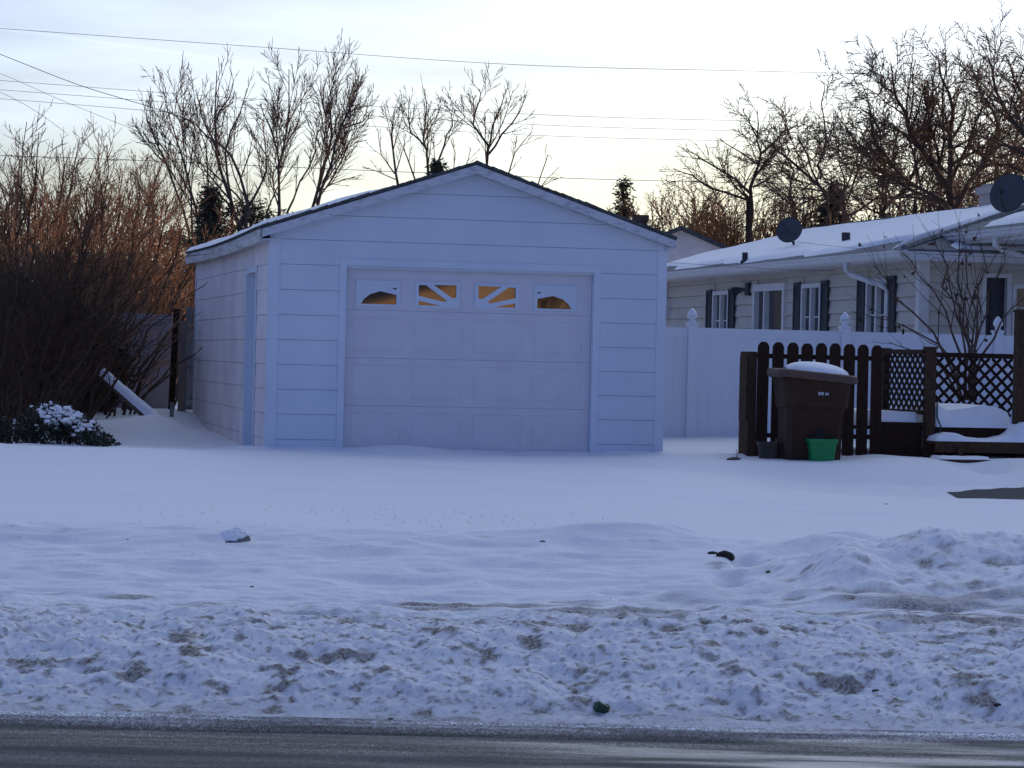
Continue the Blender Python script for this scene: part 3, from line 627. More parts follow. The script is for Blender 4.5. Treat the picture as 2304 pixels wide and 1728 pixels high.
# front wall of the porch side, with a dark doorway and a window
fwm = MB(); dx0 = hfr(2216, 700)[0]; dx1 = hfr(2263, 700)[0]; dzt = hfr(2240, 625)[1]
wx0 = hfr(2275, 700)[0]; wx1 = wx0+1.15; wzt = hfr(2290, 640)[1]
zc = .35
while zc < ez+.1:
    z1 = min(zc+ph, ez+.12); segs = []; cur = 0.0
    for a_, b_, t_, lo_ in ((dx0, dx1, dzt, .3), (wx0, wx1, wzt, 1.6)):
        if zc < t_-.01 and z1 > lo_+.01: segs.append((cur, a_, cur, a_)); cur = b_
    segs.append((cur, HW, cur, HW)); course(fwm, segs, zc, z1, ff, .042); zc = z1
fwm.box(.02, HW, .16, .18, .3, ez+.1)
for a_, b_, t_, lo_ in ((dx0, dx1, dzt, .3), (wx0, wx1, wzt, 1.6)): fwm.box(a_, b_, -.001, .02, t_, t_+ph*.9)
fwm.box(wx0, wx1, -.001, .02, 1.6-ph*.9, 1.6)
fwm.build('front_wall', M['vinyl_siding'], H)
cbh = MB(); cbh.box(-.062, -.052, -.055, .09, .3, ez); cbh.box(-.052, .09, -.055, -.044, .3, ez); cbh.build('corner_board', M['white_metal'], H)
dd = MB(); dd.box(dx0, dx1, .06, .10, .3, dzt); dd.box(dx0+.1, dx1-.1, .05, .06, 1.5, dzt-.15); dd.box(dx0+.1, dx1-.1, .05, .06, .8, 1.4); ddo = dd.build('front_door', M['shutter'], H)
df = MB(); df.box(dx0-.06, dx0, -.04, .06, .3, dzt+.06); df.box(dx1, dx1+.07, -.04, .06, .3, dzt+.06); df.box(dx0, dx1, -.04, .06, dzt, dzt+.06); df.build('front_door_frame', M['white_metal'], H)
f = MB(); m_ = (wx0+wx1)/2; f.plate([(wx0, 1.6), (wx1, 1.6), (wx1, wzt), (wx0, wzt)], [[(wx0+.06, 1.66), (m_-.03, 1.66), (m_-.03, wzt-.06), (wx0+.06, wzt-.06)], [(m_+.03, 1.66), (wx1-.06, 1.66), (wx1-.06, wzt-.06), (m_+.03, wzt-.06)]], lambda p: (p[0], -.045, p[1]), lambda p: (p[0], .02, p[1]))
for k in (1, 2, 3):
    zz = 1.66+(wzt-1.72)*k/4; f.box(wx0+.06, wx1-.06, -.01, .004, zz-.01, zz+.01)
wo = f.build('window', M['white_metal'], H); p_ = MB(); p_.box(wx0+.06, wx1-.06, .005, .01, 1.66, wzt-.06); p_.build('window_pane', mat('warm_lit_pane', (.30, .21, .12), .3, .1, 5), wo)  # warm lit look of this window is put into the pane colour
# hip roof: ridge along the depth, hips at the front
oh = .45; HR = 3.4; SLH = .262; rzb = ez+.14
def rh(a, b): return rzb+SLH*min(a+oh, b+oh)     # left slope or front hip
ridz = rzb+SLH*(HR+oh)
rm = MB(); th_ = .03
LFT = [(-oh, -oh, rzb), (HR, HR, ridz), (HR, HL+.4, ridz), (-oh, HL+.4, rzb)]
FRT = [(-oh, -oh, rzb), (HW, -oh, rzb), (HW, HR, ridz), (HR, HR, ridz)]
BCK = [(HR, HR, ridz), (HW, HR, ridz), (HW, 2*HR+oh, rzb), (2*HR+oh, 2*HR+oh, rzb)]
RGT = [(HR, HR, ridz), (2*HR+oh, 2*HR+oh, rzb), (2*HR+oh, HL+.4, rzb), (HR, HL+.4, ridz)]
for P_ in (LFT, FRT, BCK, RGT):
    rm.prism(list(range(4)), lambda i, P_=P_: (P_[i][0], P_[i][1], P_[i][2]-th_), lambda i, P_=P_: P_[i])
rm.prism([0, 1, 2], lambda i: [(-oh, HL+.36, rzb-.03), (HR, HL+.36, ridz-.03), (2*HR+oh, HL+.36, rzb-.03)][i], lambda i: [(-oh, HL+.30, rzb-.03), (HR, HL+.30, ridz-.03), (2*HR+oh, HL+.30, rzb-.03)][i])
rm.tube([(-oh, -oh, rzb+.01), (HR, HR, ridz+.02)], .05, 6); rm.tube([(HR, HR, ridz+.02), (HR, HL+.4, ridz+.02)], .05, 6)
hr = rm.build('roof', M['shingle_grey'], H)
def hsn(u, v):   # snow on the left slope, ragged lower edge, cleared along the hip
    b = HL+.38-(HL+.38-.2)*v; amin = -oh+.02; amax = min(HR-.05, b-.55)
    amin = amin+.08+.20*abs(math.sin(b*.8+.4))**2+.42*max(0, math.sin(b*.5+.9))**3+.05*math.sin(b*4.1)+(.25*(1-min(1, b/2.5)) if b < 2.5 else 0)
    amin = min(amin, amax-.05)
    a = amin+(amax-amin)*u
    return (a, b, rzb+SLH*(a+oh)+.002)
snow_sheet('roof_snow', hr, hsn, 40, 130, lambda U, V: .075+.02*perlin(U*3, V*14, 9), 95, .05)
def hsf_(u, v):
    a = .35+(9.5-.35)*u; bmax = min(HR-.1, a-.5); b = -oh+.05+(bmax+oh-.05)*v
    return (a, b, rzb+SLH*(b+oh)+.002)
snow_sheet('roof_snow', hr, hsf_, 60, 24, lambda U, V: .06+.015*perlin(U*9, V*4, 9), 97, .05)
gu = MB()
def gutter(mb, p, q, w_=.12, h_=.12):
    p = Vector(p); q = Vector(q); d = (q-p).normalized(); n_ = d.cross(Vector((0, 0, 1))).normalized()
    prof = [(0, 0), (w_*.55, 0), (w_*.85, h_*.25), (w_*.85, h_*.6), (w_, h_*.75), (w_, h_), (w_-.012, h_), (w_*.8, h_*.62), (w_*.8, h_*.3), (w_*.5, .015), (.012, .015), (.012, h_), (0, h_)]
    mb.prism(prof, lambda t: tuple(p+n_*t[0]+Vector((0, 0, t[1]))), lambda t: tuple(q+n_*t[0]+Vector((0, 0, t[1]))))
gutter(gu, (-oh, HL+.42, ez), (-oh, -oh-.12, ez)); gu.build('gutter', M['white_metal'], H)
g2 = MB(); g2.box(-oh-.0, HW, -oh-.025, -oh, ez-.02, ez+.105); g2.box(-oh-.001, -oh+.02, -oh, HL+.4, ez-.02, ez+.10); g2.build('fascia', M['white_metal'], H)
g3 = MB(); g3.box(-oh+.02, 0, -oh, HL+.38, ez-.015, ez+.003); g3.box(0, HW, -oh, 0, ez-.015, ez+.003); g3.build('soffit', M['white_metal'], H)
d1 = hl(1975, 600)[0]
ds = MB(); ds.tube([(-oh-.05, d1, ez+.01), (-oh-.05, d1, ez-.10), (-oh+.02, d1-.02, ez-.17), (-.12, d1-.55, ez-.34), (-.06, d1-.62, ez-.42), (-.06, d1-.62, .5)], .042, 8); ds.build('downspout', M['white_metal'], H)
# flood light and meter on the wall
fb, fz = hl(1690, 652)
fm_ = MB(); fm_.box(-.10, -.02, fb-.10, fb+.06, fz-.10, fz+.12)
flo = fm_.build('flood_light', M['dark_metal'], H, bevel=.01)
for k, (db, dz) in enumerate(((.16, .0), (.36, .02))):
    lm = MB(); lm.tube([(-.08, fb+.03, fz), (-.12, fb+db, fz+dz), (-.20, fb+db+.06, fz+dz-.03)], [.02, .035, .06], 10); lm.build('lamp_head', M['dark_metal'], flo)
mb_, mz = hl(1507, 690); mm = MB(); mm.box(-.12, -.02, mb_-.16, mb_+.16, mz-.22, mz+.16); mm.tube([(-.12, mb_, mz), (-.2, mb_, mz)], .09, 12); mm.tube([(-.06, mb_, mz+.16), (-.06, mb_, ez)], .02, 6); mm.build('electric_meter', M['white_metal'], H)
# vents, chimney
def on_left(px, py):    # a point of the left roof slope seen at that pixel
    best = None
    for k in range(200):
        a_ = -oh+(HR+oh)*k/200; q = fr(HO, px, py, a=a_); e_ = abs(q[2]-(rzb+SLH*(a_+oh)))
        if best is None or e_ < best[0]: best = (e_, q)
    return best[1]
for (px, py, h_, w_) in ((1676, 592, .18, .05), (1903, 551, .20, .07)):
    q = on_left(px, py); v = MB(); v.tube([(q[0], q[1], q[2]-.05), (q[0], q[1], q[2]+h_)], w_, 10); v.tube([(q[0], q[1], q[2]-.02), (q[0], q[1], q[2]+.04)], w_+.03, 10); v.build('vent_pipe', M['dark_metal'], H)
cq = (HR+.1, 5.3); ch = MB(); ch.box(cq[0]-.25, cq[0]+.30, cq[1], cq[1]+.6, ridz-.4, ridz+.26); ch.box(cq[0]-.30, cq[0]+.35, cq[1]-.05, cq[1]+.65, ridz+.22, ridz+.34); ch.box(cq[0]-.22, cq[0]+.27, cq[1]+.04, cq[1]+.56, ridz+.34, ridz+.39)
cho = ch.build('chimney', M['chimney'], H)
# porch roof coming forward at the right, with its own gutter and a sloping downspout
pa, pw, pf = .55, 5.2, -4.2; pz = 3.40
pr = MB(); pk_ = pz+.14+.26*pw/2
for side in (0, 1):
    x0 = pa if side == 0 else pa+pw; x1 = pa+pw/2
    pr.prism([0, 1, 2, 3], lambda i: [(x0, pf, pz+.10), (x1, pf, pk_-.04), (x1, 2.4, pk_-.04), (x0, .75, pz+.10)][i], lambda i: [(x0, pf, pz+.14), (x1, pf, pk_), (x1, 2.4, pk_), (x0, .75, pz+.14)][i])
pr.build('porch_roof', M['shingle_grey'], H)
def psn(u, v): 
    a_ = pa+.25+(pw/2-.3)*u; b_ = pf+.1+(3.9+.7*u)*v
    return (a_, b_, pz+.14+.26*(a_-pa)+.002)
snow_sheet('porch_snow', H, psn, 20, 40, lambda U, V: .07+.02*perlin(U*3, V*9, 5), 99, .05)
pg = MB(); gutter(pg, (pa, .55, pz), (pa, pf-.05, pz)); pg.box(pa+.001, pa+.02, pf, .5, pz-.04, pz+.11); pg.box(pa+.02, pa+pw, pf-.02, pf, pz-.04, pz+.11)
pg.prism([0, 1, 2], lambda i: [(pa, pf-.018, pz+.1), (pa+pw, pf-.018, pz+.1), (pa+pw/2, pf-.018, pk_-.02)][i], lambda i: [(pa, pf+.002, pz+.1), (pa+pw, pf+.002, pz+.1), (pa+pw/2, pf+.002, pk_-.02)][i]); pg.build('porch_gutter', M['white_metal'], H)
ps = MB(); ps.box(pa+.02, pa+pw, pf, 0, pz-.03, pz-.012); ps.build('porch_ceiling', M['white_metal'], H)
pd = MB(); gb = -1.45; pd.tube([(pa-.06, gb, pz+.02), (pa-.06, gb, pz-.10), (pa+.05, gb+.02, pz-.16), (pa+1.1, gb+.15, pz-.42), (pa+1.6, gb+.2, pz-.50)], .04, 8); pd.build('porch_downspout', M['white_metal'], H)
for x in (pa+pw-.15,): pp = MB(); pp.box(x-.06, x+.06, pf+.1, pf+.22, .4, pz-.03); pp.build('porch_post', M['deck_wood'], H)

# satellite dishes
def dish(name, P, dia, aim, label, mast_to):
    t = thing(name, label, 'satellite dish', mast_to, 0, 'satellite dishes on the house roof')
    P = Vector(P)-Vector(mast_to); ax = Vector(aim).normalized(); u = ax.cross(Vector((0, 0, 1))).normalized(); v = u.cross(ax)
    rr = dia/2; vs_ = []; fs = []; n = 28; rings = 6
    for layer in (0, 1):
        for i in range(rings+1):
            r_ = rr*i/rings
            for k in range(n):
                an = 2*math.pi*k/n; vs_.append(P+u*r_*math.cos(an)+v*r_*math.sin(an)*1.05+ax*(.18*r_*r_/rr-.014*layer))
    m_ = (rings+1)*n
    for layer in (0, 1):
        for i in range(rings):
            for k in range(n): fs.append((layer*m_+i*n+k, layer*m_+i*n+(k+1) % n, layer*m_+(i+1)*n+(k+1) % n, layer*m_+(i+1)*n+k))
    for k in range(n): fs.append((rings*n+k, rings*n+(k+1) % n, m_+rings*n+(k+1) % n, m_+rings*n+k))
    mb = MB(); mb.add(vs_, fs); mb.build('reflector', M['dish'], t, smooth=True)
    ar = MB(); tip = P+ax*dia*.62-v*dia*.12; ar.tube([P-v*rr*.98+ax*.05, P-v*rr*.75+ax*dia*.35, tip], .012, 6); ar.tube([tip-ax*.0, tip-ax*.10], [.03, .035], 8); ar.build('feed_arm', M['dark_metal'], t)
    ms = MB(); ms.tube([P-ax*.02, P-ax*.10-v*.05, Vector((0, 0, 0))], .022, 8); ms.box(-.10, .10, -.08, .08, -.02, .01); ms.build('mast', M['dark_metal'], t)
MW = lambda a_, b_, z_: Vector((HO.x+a_*CT-b_*ST, HO.y+a_*ST+b_*CT, z_))
q = on_left(1790, 560); base = MW(q[0], q[1], q[2]+.0)
Yd = base.y; dish('satellite_dish', at(1777, 519, Yd-.15), .46, (-.35, -.85, .38), 'small round grey satellite dish on the middle of the snowy roof slope', base)
bq = MW(1.6, -2.2, pz+.14+.26*(1.6-pa)); dish('satellite_dish', at(2272, 437, bq.y-.15), .54, (-.55, -.8, .35), 'larger grey satellite dish above the porch roof at the right edge', bq)

# pale stucco house beyond, its gable between the garage and the long house
SHo = at(1530, 600, 62); SHo.z = .6
S = thing('stucco_house', 'pale stucco gable of a farther house between the garage and the long house', 'house', SHo, 0)
pz_ = 4.05; hwid = 4.6; ezz = pz_-.42*hwid
sm = MB(); sm.prism([(-hwid, 0), (hwid, 0), (hwid, ezz), (0, pz_), (-hwid, ezz)], lambda p: (p[0], 0, p[1]), lambda p: (p[0], 9, p[1])); sm.build('wall', M['stucco'], S)
sr = MB()
for side in (-1, 1): sr.hexa([(0, -.25, pz_+.0), (side*(hwid+.35), -.25, pz_-.42*(hwid+.35)), (side*(hwid+.35), 9.25, pz_-.42*(hwid+.35)), (0, 9.25, pz_)], [(0, -.25, pz_+.10), (side*(hwid+.35), -.25, pz_+.10-.42*(hwid+.35)), (side*(hwid+.35), 9.25, pz_+.10-.42*(hwid+.35)), (0, 9.25, pz_+.10)])
sro = sr.build('roof', M['shingle'], S)
ch = MB(); cx = at(1441, 500, 66).x-SHo.x; ch.box(cx-.17, cx+.17, 3.9, 4.3, 2.6, 4.55); ch.box(cx-.20, cx+.20, 3.87, 4.33, 4.45, 4.6); ch.build('chimney', M['brick'], sro)
# snow-roofed house far behind at the left
LO = at(400, 640, 72); LO.z = .6
Lh = thing('distant_house', 'distant low house with a snowy roof glimpsed left of the garage', 'house', LO, 0)
lm = MB(); lm.prism([(0, 0), (7, 0), (7, 2.2), (3.5, 3.3), (0, 2.2)], lambda p: (-.2, p[0], p[1]), lambda p: (8.5, p[0], p[1])); lm.build('wall', M['mauve'], Lh)
lr = MB(); lr.hexa([(-.5, -.5, 2.05), (9, -.5, 2.05), (9, 3.5, 3.3), (-.5, 3.5, 3.3)], [(-.5, -.5, 2.15), (9, -.5, 2.15), (9, 3.5, 3.45), (-.5, 3.5, 3.45)]); lr.hexa([(-.5, 7.5, 2.05), (9, 7.5, 2.05), (9, 3.5, 3.3), (-.5, 3.5, 3.3)], [(-.5, 7.5, 2.15), (9, 7.5, 2.15), (9, 3.5, 3.45), (-.5, 3.5, 3.45)]); lro = lr.build('roof', M['shingle'], Lh)
snow_sheet('roof_snow', lro, lambda u, v: (-.48+9.4*u, -.48+3.95*v, 2.15+.325*3.95*v+.004), 30, 16, lambda U, V: .10+.02*perlin(U*6, V*4, 3), 33, .04)

# unseen houses added to keep the low sun off the yard, and the house across the street that the door glass mirrors
def simple_house(name, label, org, rz, w_, d_, h_, pitch, wm, storeys=2):
    t = thing(name, label, 'house', org, rz); pk2 = h_+pitch*w_/2
    m1 = MB(); m1.prism([(-w_/2, 0), (w_/2, 0), (w_/2, h_), (0, pk2), (-w_/2, h_)], lambda p: (p[0], 0, p[1]), lambda p: (p[0], d_, p[1])); m1.build('wall', wm, t)
    m2 = MB()
    for side in (-1, 1): e = w_/2+.4; m2.hexa([(0, -.4, pk2), (side*e, -.4, pk2-pitch*e), (side*e, d_+.4, pk2-pitch*e), (0, d_+.4, pk2)], [(0, -.4, pk2+.12), (side*e, -.4, pk2+.12-pitch*e), (side*e, d_+.4, pk2+.12-pitch*e), (0, d_+.4, pk2+.12)])
    m2.build('roof', M['shingle'], t)
    for s_ in range(storeys):
        for k in (-1, 1):
            x = k*w_*.27; z0_ = 1.0+2.8*s_
            if z0_+1.3 > h_: continue
            f = MB(); f.plate([(x-.6, z0_), (x+.6, z0_), (x+.6, z0_+1.3), (x-.6, z0_+1.3)], [[(x-.5, z0_+.1), (x-.03, z0_+.1), (x-.03, z0_+1.2), (x-.5, z0_+1.2)], [(x+.03, z0_+.1), (x+.5, z0_+.1), (x+.5, z0_+1.2), (x+.03, z0_+1.2)]], lambda p: (p[0], -.05, p[1]), lambda p: (p[0], -.001, p[1]))
            fo = f.build('window', M['white_metal'], t); pn = MB(); pn.box(x-.5, x+.5, -.02, -.010, z0_+.1, z0_+1.2); pn.build('pane', M['glass_dull'], fo)
    dm_ = MB(); dm_.box(-.5, .5, -.04, -.001, .0, 2.1); dm_.build('door', M['shutter'], t)
    return t
simple_house('sun_blocker_house', 'added sun-blocking two-storey house with pale siding beyond the right of the long house', (21, 50, .6), 0, 12.5, 7, 4.5, .32, M['vinyl_siding'])
simple_house('sun_blocker_house', 'added sun-blocking two-storey stucco house farther right along the back street', (34.5, 48, .6), 0, 13, 11, 5.6, .32, M['stucco'])
simple_house('sun_blocker_house', 'added sun-blocking two-storey tan house at the right end of the back street', (48.5, 44, .6), 0, 13, 11, 5.6, .32, M['tan_siding'])
simple_house('street_house', 'tan sided house across the street facing the garage', (23.5, -17, .5), math.pi, 14.5, 9, 2.47, .24, M['tan_siding'], 1)

# ------------------------------------------------------------------ yard: dark picket fence, bins, deck
KO = at(1705, 800, 30.0); KO.z = 0
def kf(px, py, b=0.0): q = fr(KO, px, py, b=b); return q[0], q[2]
KF = thing('picket_fence', 'dark brown dog-eared picket fence standing behind the rubbish cart', 'fence', KO, TH)
random.seed(11)
for i, cx_ in enumerate((1718, 1751, 1784, 1816, 1848, 1879, 1911, 1942, 1973)):
    a_, zt_ = kf(cx_, 769+i*.55*32/26*1.35); h2 = .0665+random.uniform(-.002, .002); c_ = .032; dz = random.uniform(-.006, .006); zt_ += dz
    sk = random.uniform(-.006, .006)
    p_ = MB(); p_.prism([(a_-h2-sk, .3), (a_+h2-sk, .3), (a_+h2, zt_-.055), (a_+h2-c_*.6, zt_-.018), (a_+h2-c_*1.35, zt_), (a_-h2+c_*1.35, zt_), (a_-h2+c_*.6, zt_-.018), (a_-h2, zt_-.055)], lambda p: (p[0], -.018, p[1]), lambda p: (p[0], 0, p[1]))
    p_.build('picket', M['fence_wood'], KF)
aL, _ = kf(1700, 800); aR, _ = kf(1990, 800)
for zc_, nm in ((kf(1800, 800)[1], 0), (kf(1800, 978)[1], 1)):
    p_ = MB(); p_.box(aL, aR, .001, .040, zc_-.040, zc_+.012); p_.build('rail', M['fence_wood'], KF)
zp = kf(1690, 791)[1]; a0_, _ = kf(1686, 800)
p_ = MB(); p_.box(a0_, a0_+.095, .0, .34, .3, zp); p_.box(a0_-.018, a0_-.001, .02, .30, .95, zp-.05); p_.build('post', M['deck_wood'], KF, bevel=.006)
# deck
DK = thing('wooden_deck', 'low brown wooden deck with lattice rail, posts and snow-covered steps', 'deck', KO, TH)
ap, zp1 = kf(2094, 785)
for (ac, bc, zt_, w2) in ((ap, 0.0, zp1, .055), (kf(2295, 700, -.1)[0]+.03, -.1, kf(2295, 702, -.1)[1], .07), (kf(1990, 790, 1.0)[0]+.02, 1.0, zp1-.02, .04)):
    p_ = MB(); p_.box(ac-w2, ac+w2, bc-w2, bc+w2, .3, zt_); p_.box(ac-w2-.012, ac+w2+.012, bc-w2-.012, bc+w2+.012, zt_, zt_+.025); p_.build('post', M['deck_wood'], DK, bevel=.005)
def lattice(p0, p1, z0, z1, pitch, nm='lattice'):   # diagonal laths between two floor points
    p0 = Vector(p0); p1 = Vector(p1); d = (p1-p0); Ln = d.length; d.normalize(); nrm = Vector((d.y, -d.x, 0)); m1 = MB(); Hh = z1-z0; w_ = .036
    for s_ in (1, -1):
        off = -Hh if s_ == 1 else 0
        k = off
        while k < Ln+ (0 if s_ == 1 else Hh):
            x0, x1 = k, k+s_*Hh; za, zb = 0.0, Hh
            def clip(x0, za, x1, zb):
                if x0 > x1: x0, za, x1, zb = x1, zb, x0, za
                if x1 <= 0 or x0 >= Ln: return None
                if x0 < 0: za += (zb-za)*(0-x0)/(x1-x0); x0 = 0
                if x1 > Ln: zb = za+(zb-za)*(Ln-x0)/(x1-x0); x1 = Ln
                return x0, za, x1, zb
            c_ = clip(x0, za, x1, zb)
            if c_ and abs(c_[2]-c_[0]) > .02:
                A = p0+d*c_[0]+Vector((0, 0, z0+c_[1]))+nrm*(.005*s_); B = p0+d*c_[2]+Vector((0, 0, z0+c_[3]))+nrm*(.005*s_); m1.bar(A, B, .008, w_, up=nrm) if False else m1.bar(A, B, w_, .007, up=nrm)
            k += pitch
    return m1.build(nm, M['fence_wood'], DK)
# side lattice (recedes) and rear lattice
pb = Vector((kf(1992, 790, 1.0)[0], 1.0, 0)); pfv = Vector((ap-.055, .03, 0))
zl0, zl1 = kf(2040, 921, .5)[1], kf(2040, 797, .5)[1]
lattice(pb, pfv, zl0, zl1, .125)
for za, zb in ((zl1, zl1+.055), (zl0-.05, zl0)):
    p_ = MB(); p_.bar(pb+Vector((0, 0, (za+zb)/2)), pfv+Vector((0, 0, (za+zb)/2)), .06, zb-za); p_.build('rail', M['deck_wood'], DK)
zr0, zr1 = kf(2200, 918, 1.9)[1]-.1, kf(2200, 806, 1.9)[1]
ra, rb = kf(2096, 800, 1.9)[0], kf(2310, 800, 1.9)[0]+1.2
lattice((ra, 1.9, 0), (rb, 1.9, 0), zr0, zr1, .150)
p_ = MB(); p_.box(ra, rb, 1.86, 1.94, zr1, zr1+.06); p_.build('rail', M['fence_wood'], DK)
dz_ = .915
fl_ = MB(); k = 0
while k*.145 < 1.85: fl_.box(ap-.9, rb, .06+k*.145, .06+k*.145+.138, dz_-.035, dz_); k += 1
fl_.build('deck_boards', M['deck_wood'], DK)
sk = MB(); a2 = kf(2297, 960)[0]+1.0
sk.box(ap-.05, a2, .035, .058, .45, dz_-.002); sk.box(pb.x-.5, ap-.06, .04, .058, .35, kf(2030, 950)[1]); sk.build('skirt_board', M['fence_wood'], DK)
st = MB(); zs0, zs1 = kf(2200, 1019, -.35)[1], kf(2200, 994, -.35)[1]; as0 = kf(2104, 1000, -.35)[0]
st.box(as0, a2, -.37, -.335, zs0, zs1); st.box(as0, a2, -.33, .03, zs1-.035, zs1-.003); st.box(as0+.25, as0+.32, -.42, -.375, .3, zs0+.05); st.build('upper_step', M['deck_wood'], DK)
st = MB(); zs2, zs3 = kf(2165, 1056, -.70)[1], kf(2165, 1034, -.70)[1]; bs = kf(2112, 1040, -.7)[0]
st.box(bs, bs+.62, -.72, -.69, zs2-.1, zs3); st.box(bs, bs+.62, -.68, -.38, zs3-.035, zs3-.003); st.build('lower_step', M['deck_wood'], DK)
# snow on the deck and steps: rounded slabs that overhang a little
def snow_loaf(name, parent, x0, x1, y0, y1, zf, hf, nx=50, ny=16, seed=1, rnd=.08):
    V = []; 
    for j in range(ny):
        for i in range(nx):
            x = x0+(x1-x0)*i/(nx-1); y = y0+(y1-y0)*j/(ny-1)
            d_ = min((x-x0), (x1-x), (y-y0), (y1-y)); k = math.sqrt(max(0., 1-(1-min(1, d_/rnd))**2))
            V.append((x, y, zf+max(.004, hf(x, y))*(k*.85+.15 if d_ > 1e-6 else .0)))
    Qd = [(j*nx+i, j*nx+i+1, (j+1)*nx+i+1, (j+1)*nx+i) for j in range(ny-1) for i in range(nx-1)]
    return fast(name, V, Qd, M['snow'], parent)
P1 = lambda x, s_: float(perlin(np.array([x]), np.array([s_*1.7]), s_)[0])
x0_ = ap+.07; x1_ = kf(2278, 930)[0]
def deck_h(x, y):
    t = (x-x0_)/(x1_-x0_)
    return .225+.055*math.exp(-(t/.12)**2)+.03*math.sin(t*6.0+3.6)-.05*sstep(np.array(t), .75, 1.02)+.01*P1(x*6+y*3, 4)
snow_loaf('deck_snow', DK, x0_, x1_, .0, 1.75, dz_+.004, lambda x, y: float(deck_h(x, y)), 60, 30, rnd=.05)
snow_loaf('deck_snow', DK, ap-.85, ap-.07, .07, 1.75, dz_+.004, lambda x, y: .17+.02*P1(x*4, 7), 30, 30, rnd=.05)
def step_h(x, y):
    t = (x-as0)/(a2-as0-1.0)
    return .035+.065*math.exp(-((t-.17)/.13)**2)+.15*math.exp(-((t-.93)/.09)**2)+.05*float(sstep(np.array(t), .55, .9))+.02*P1(x*7, 8)
snow_loaf('step_snow', DK, as0+.01, a2, -.365, .03, zs1-.001, step_h, 70, 14, rnd=.05)
snow_loaf('step_snow', DK, bs, bs+.62, -.715, -.38, zs3-.001, lambda x, y: .035+.015*P1(x*9, 3), 30, 10, rnd=.04)
hs = MB(); hs.tube([(ap+.075, -.05, dz_+.30), (ap+.07, -.07, dz_+.12), (ap+.11, -.10, dz_), (ap+.08, -.12, dz_-.06), (ap+.20, -.16, dz_-.14), (ap+.28, -.2, zs1+.05)], .010, 6)
hh = hs.build('garden_hose', mat('dark_green_hose', (.01, .06, .05), .5)); hh.location = KO; hh.rotation_euler = (0, 0, TH); tag(hh, 'thin dark green hose hanging beside the deck post', 'hose')

# rubbish cart
def rrect(cx, cy, w_, d_, r_, z, n=5):
    pts = []
    for (sx, sy, a0) in ((1, 1, 0), (-1, 1, 90), (-1, -1, 180), (1, -1, 270)):
        for k in range(n): an = math.radians(a0+90*k/(n-1)); pts.append((cx+sx*(w_/2-r_)+r_*math.cos(an), cy+sy*(d_/2-r_)+r_*math.sin(an), z))
    return pts
def loft(mb, secs_, cap0=True, cap1=True):
    n = len(secs_[0]); vs_ = [p for s_ in secs_ for p in s_]; fs = []
    for i in range(len(secs_)-1):
        for k in range(n): fs.append((i*n+k, i*n+(k+1) % n, (i+1)*n+(k+1) % n, (i+1)*n+k))
    if cap0: fs.append(tuple(range(n))[::-1])
    if cap1: fs.append(tuple((len(secs_)-1)*n+k for k in range(n)))
    mb.add(vs_, fs)
CX = at(1826, 900, 29.35); cz0 = gz(CX.x, CX.y)-.05; CX.z = cz0
CA = thing('rubbish_cart', 'big brown wheeled rubbish cart with a mound of snow on its lid', 'rubbish bin', CX, math.radians(6))
tp = at(1826, 849, 29.35).z-cz0
m1 = MB(); loft(m1, [rrect(-.02, 0, .58, .55, .07, 0), rrect(-.02, 0, .60, .58, .07, tp*.35), rrect(-.01, 0, .635, .62, .08, tp*.60), rrect(-.005, 0, .645, .63, .08, tp*.635), rrect(0, 0, .705, .68, .10, tp*.66), rrect(0, 0, .745, .72, .10, tp*.93), rrect(0, 0, .755, .73, .10, tp*.94), rrect(0, 0, .755, .73, .10, tp)])
m1.prism([(-.13, tp*.66), (.20, tp*.66), (.17, tp*.745), (-.10, tp*.745)], lambda p: (p[0], -.352, p[1]), lambda p: (p[0], -.30, p[1]))
m1.tube([(-.28, -.325, .02), (-.285, -.335, tp*.6)], .012, 6); m1.tube([(.25, -.325, .02), (.27, -.335, tp*.6)], .012, 6)
bo = m1.build('body', M['cart'], CA, smooth=False, bevel=.006)
ar_ = MB(); arch = [(-.075, .18)]+[(-.065+.13*k/8, .18+.22*min(1, math.sin(math.pi*(k+.6)/9.2)*1.25)) for k in range(9)]+[(.08, .18)]
ar_.prism([(x+.03, z) for x, z in arch], lambda p: (p[0], -.312, p[1]), lambda p: (p[0], -.27, p[1])); ar_.build('foot_recess', M['rubber'], CA)
dc = MB()
for (x, w_, h_) in ((-.005, .012, .035), (.014, .012, .035), (.034, .018, .035), (.070, .010, .028), (.085, .010, .028), (.100, .008, .028)): dc.box(x, x+w_, -.366, -.359, tp*.80, tp*.80+h_)
dc.build('decal', M['decal'], CA)
ld = MB(); SX = .895
def lids(z, g, tilt=.0): return [(x*1.0-.012*g, y, zz+tp-.085*(x) ) for x, y, zz in rrect(0, 0, .80+g, .76+g, .11, z)]
loft(ld, [lids(-.03, .07), lids(.0, .085), lids(.045, .075), lids(.060, .02)]); 
ld.tube([(-.40, -.3, tp+.01), (-.425, 0, tp+.015), (-.40, .3, tp+.01)], .022, 8)
lo_ = ld.build('lid', M['cart_lid'], CA, bevel=.006)
def lid_h(x, y): 
    return .075*max(0, 1-((x-.05)/.38)**2-(y/.40)**2)**.6+.0
V = []; nx = 40
for j in range(nx):
    for i in range(nx):
        x = -.30+.71*i/(nx-1); y = -.39+.78*j/(nx-1); r_ = ((x-.045)/.355)**2+(y/.385)**2; r_ += .12*P1(math.atan2(y, x)*2.2, 5)
        h_ = .115*math.sqrt(max(0, 1-r_)) if r_ < 1 else -.02
        V.append((x, y, tp+.058-.085*x+h_))
fast('lid_snow', V, [(j*nx+i, j*nx+i+1, (j+1)*nx+i+1, (j+1)*nx+i) for j in range(nx-1) for i in range(nx-1)], M['snow'], CA)
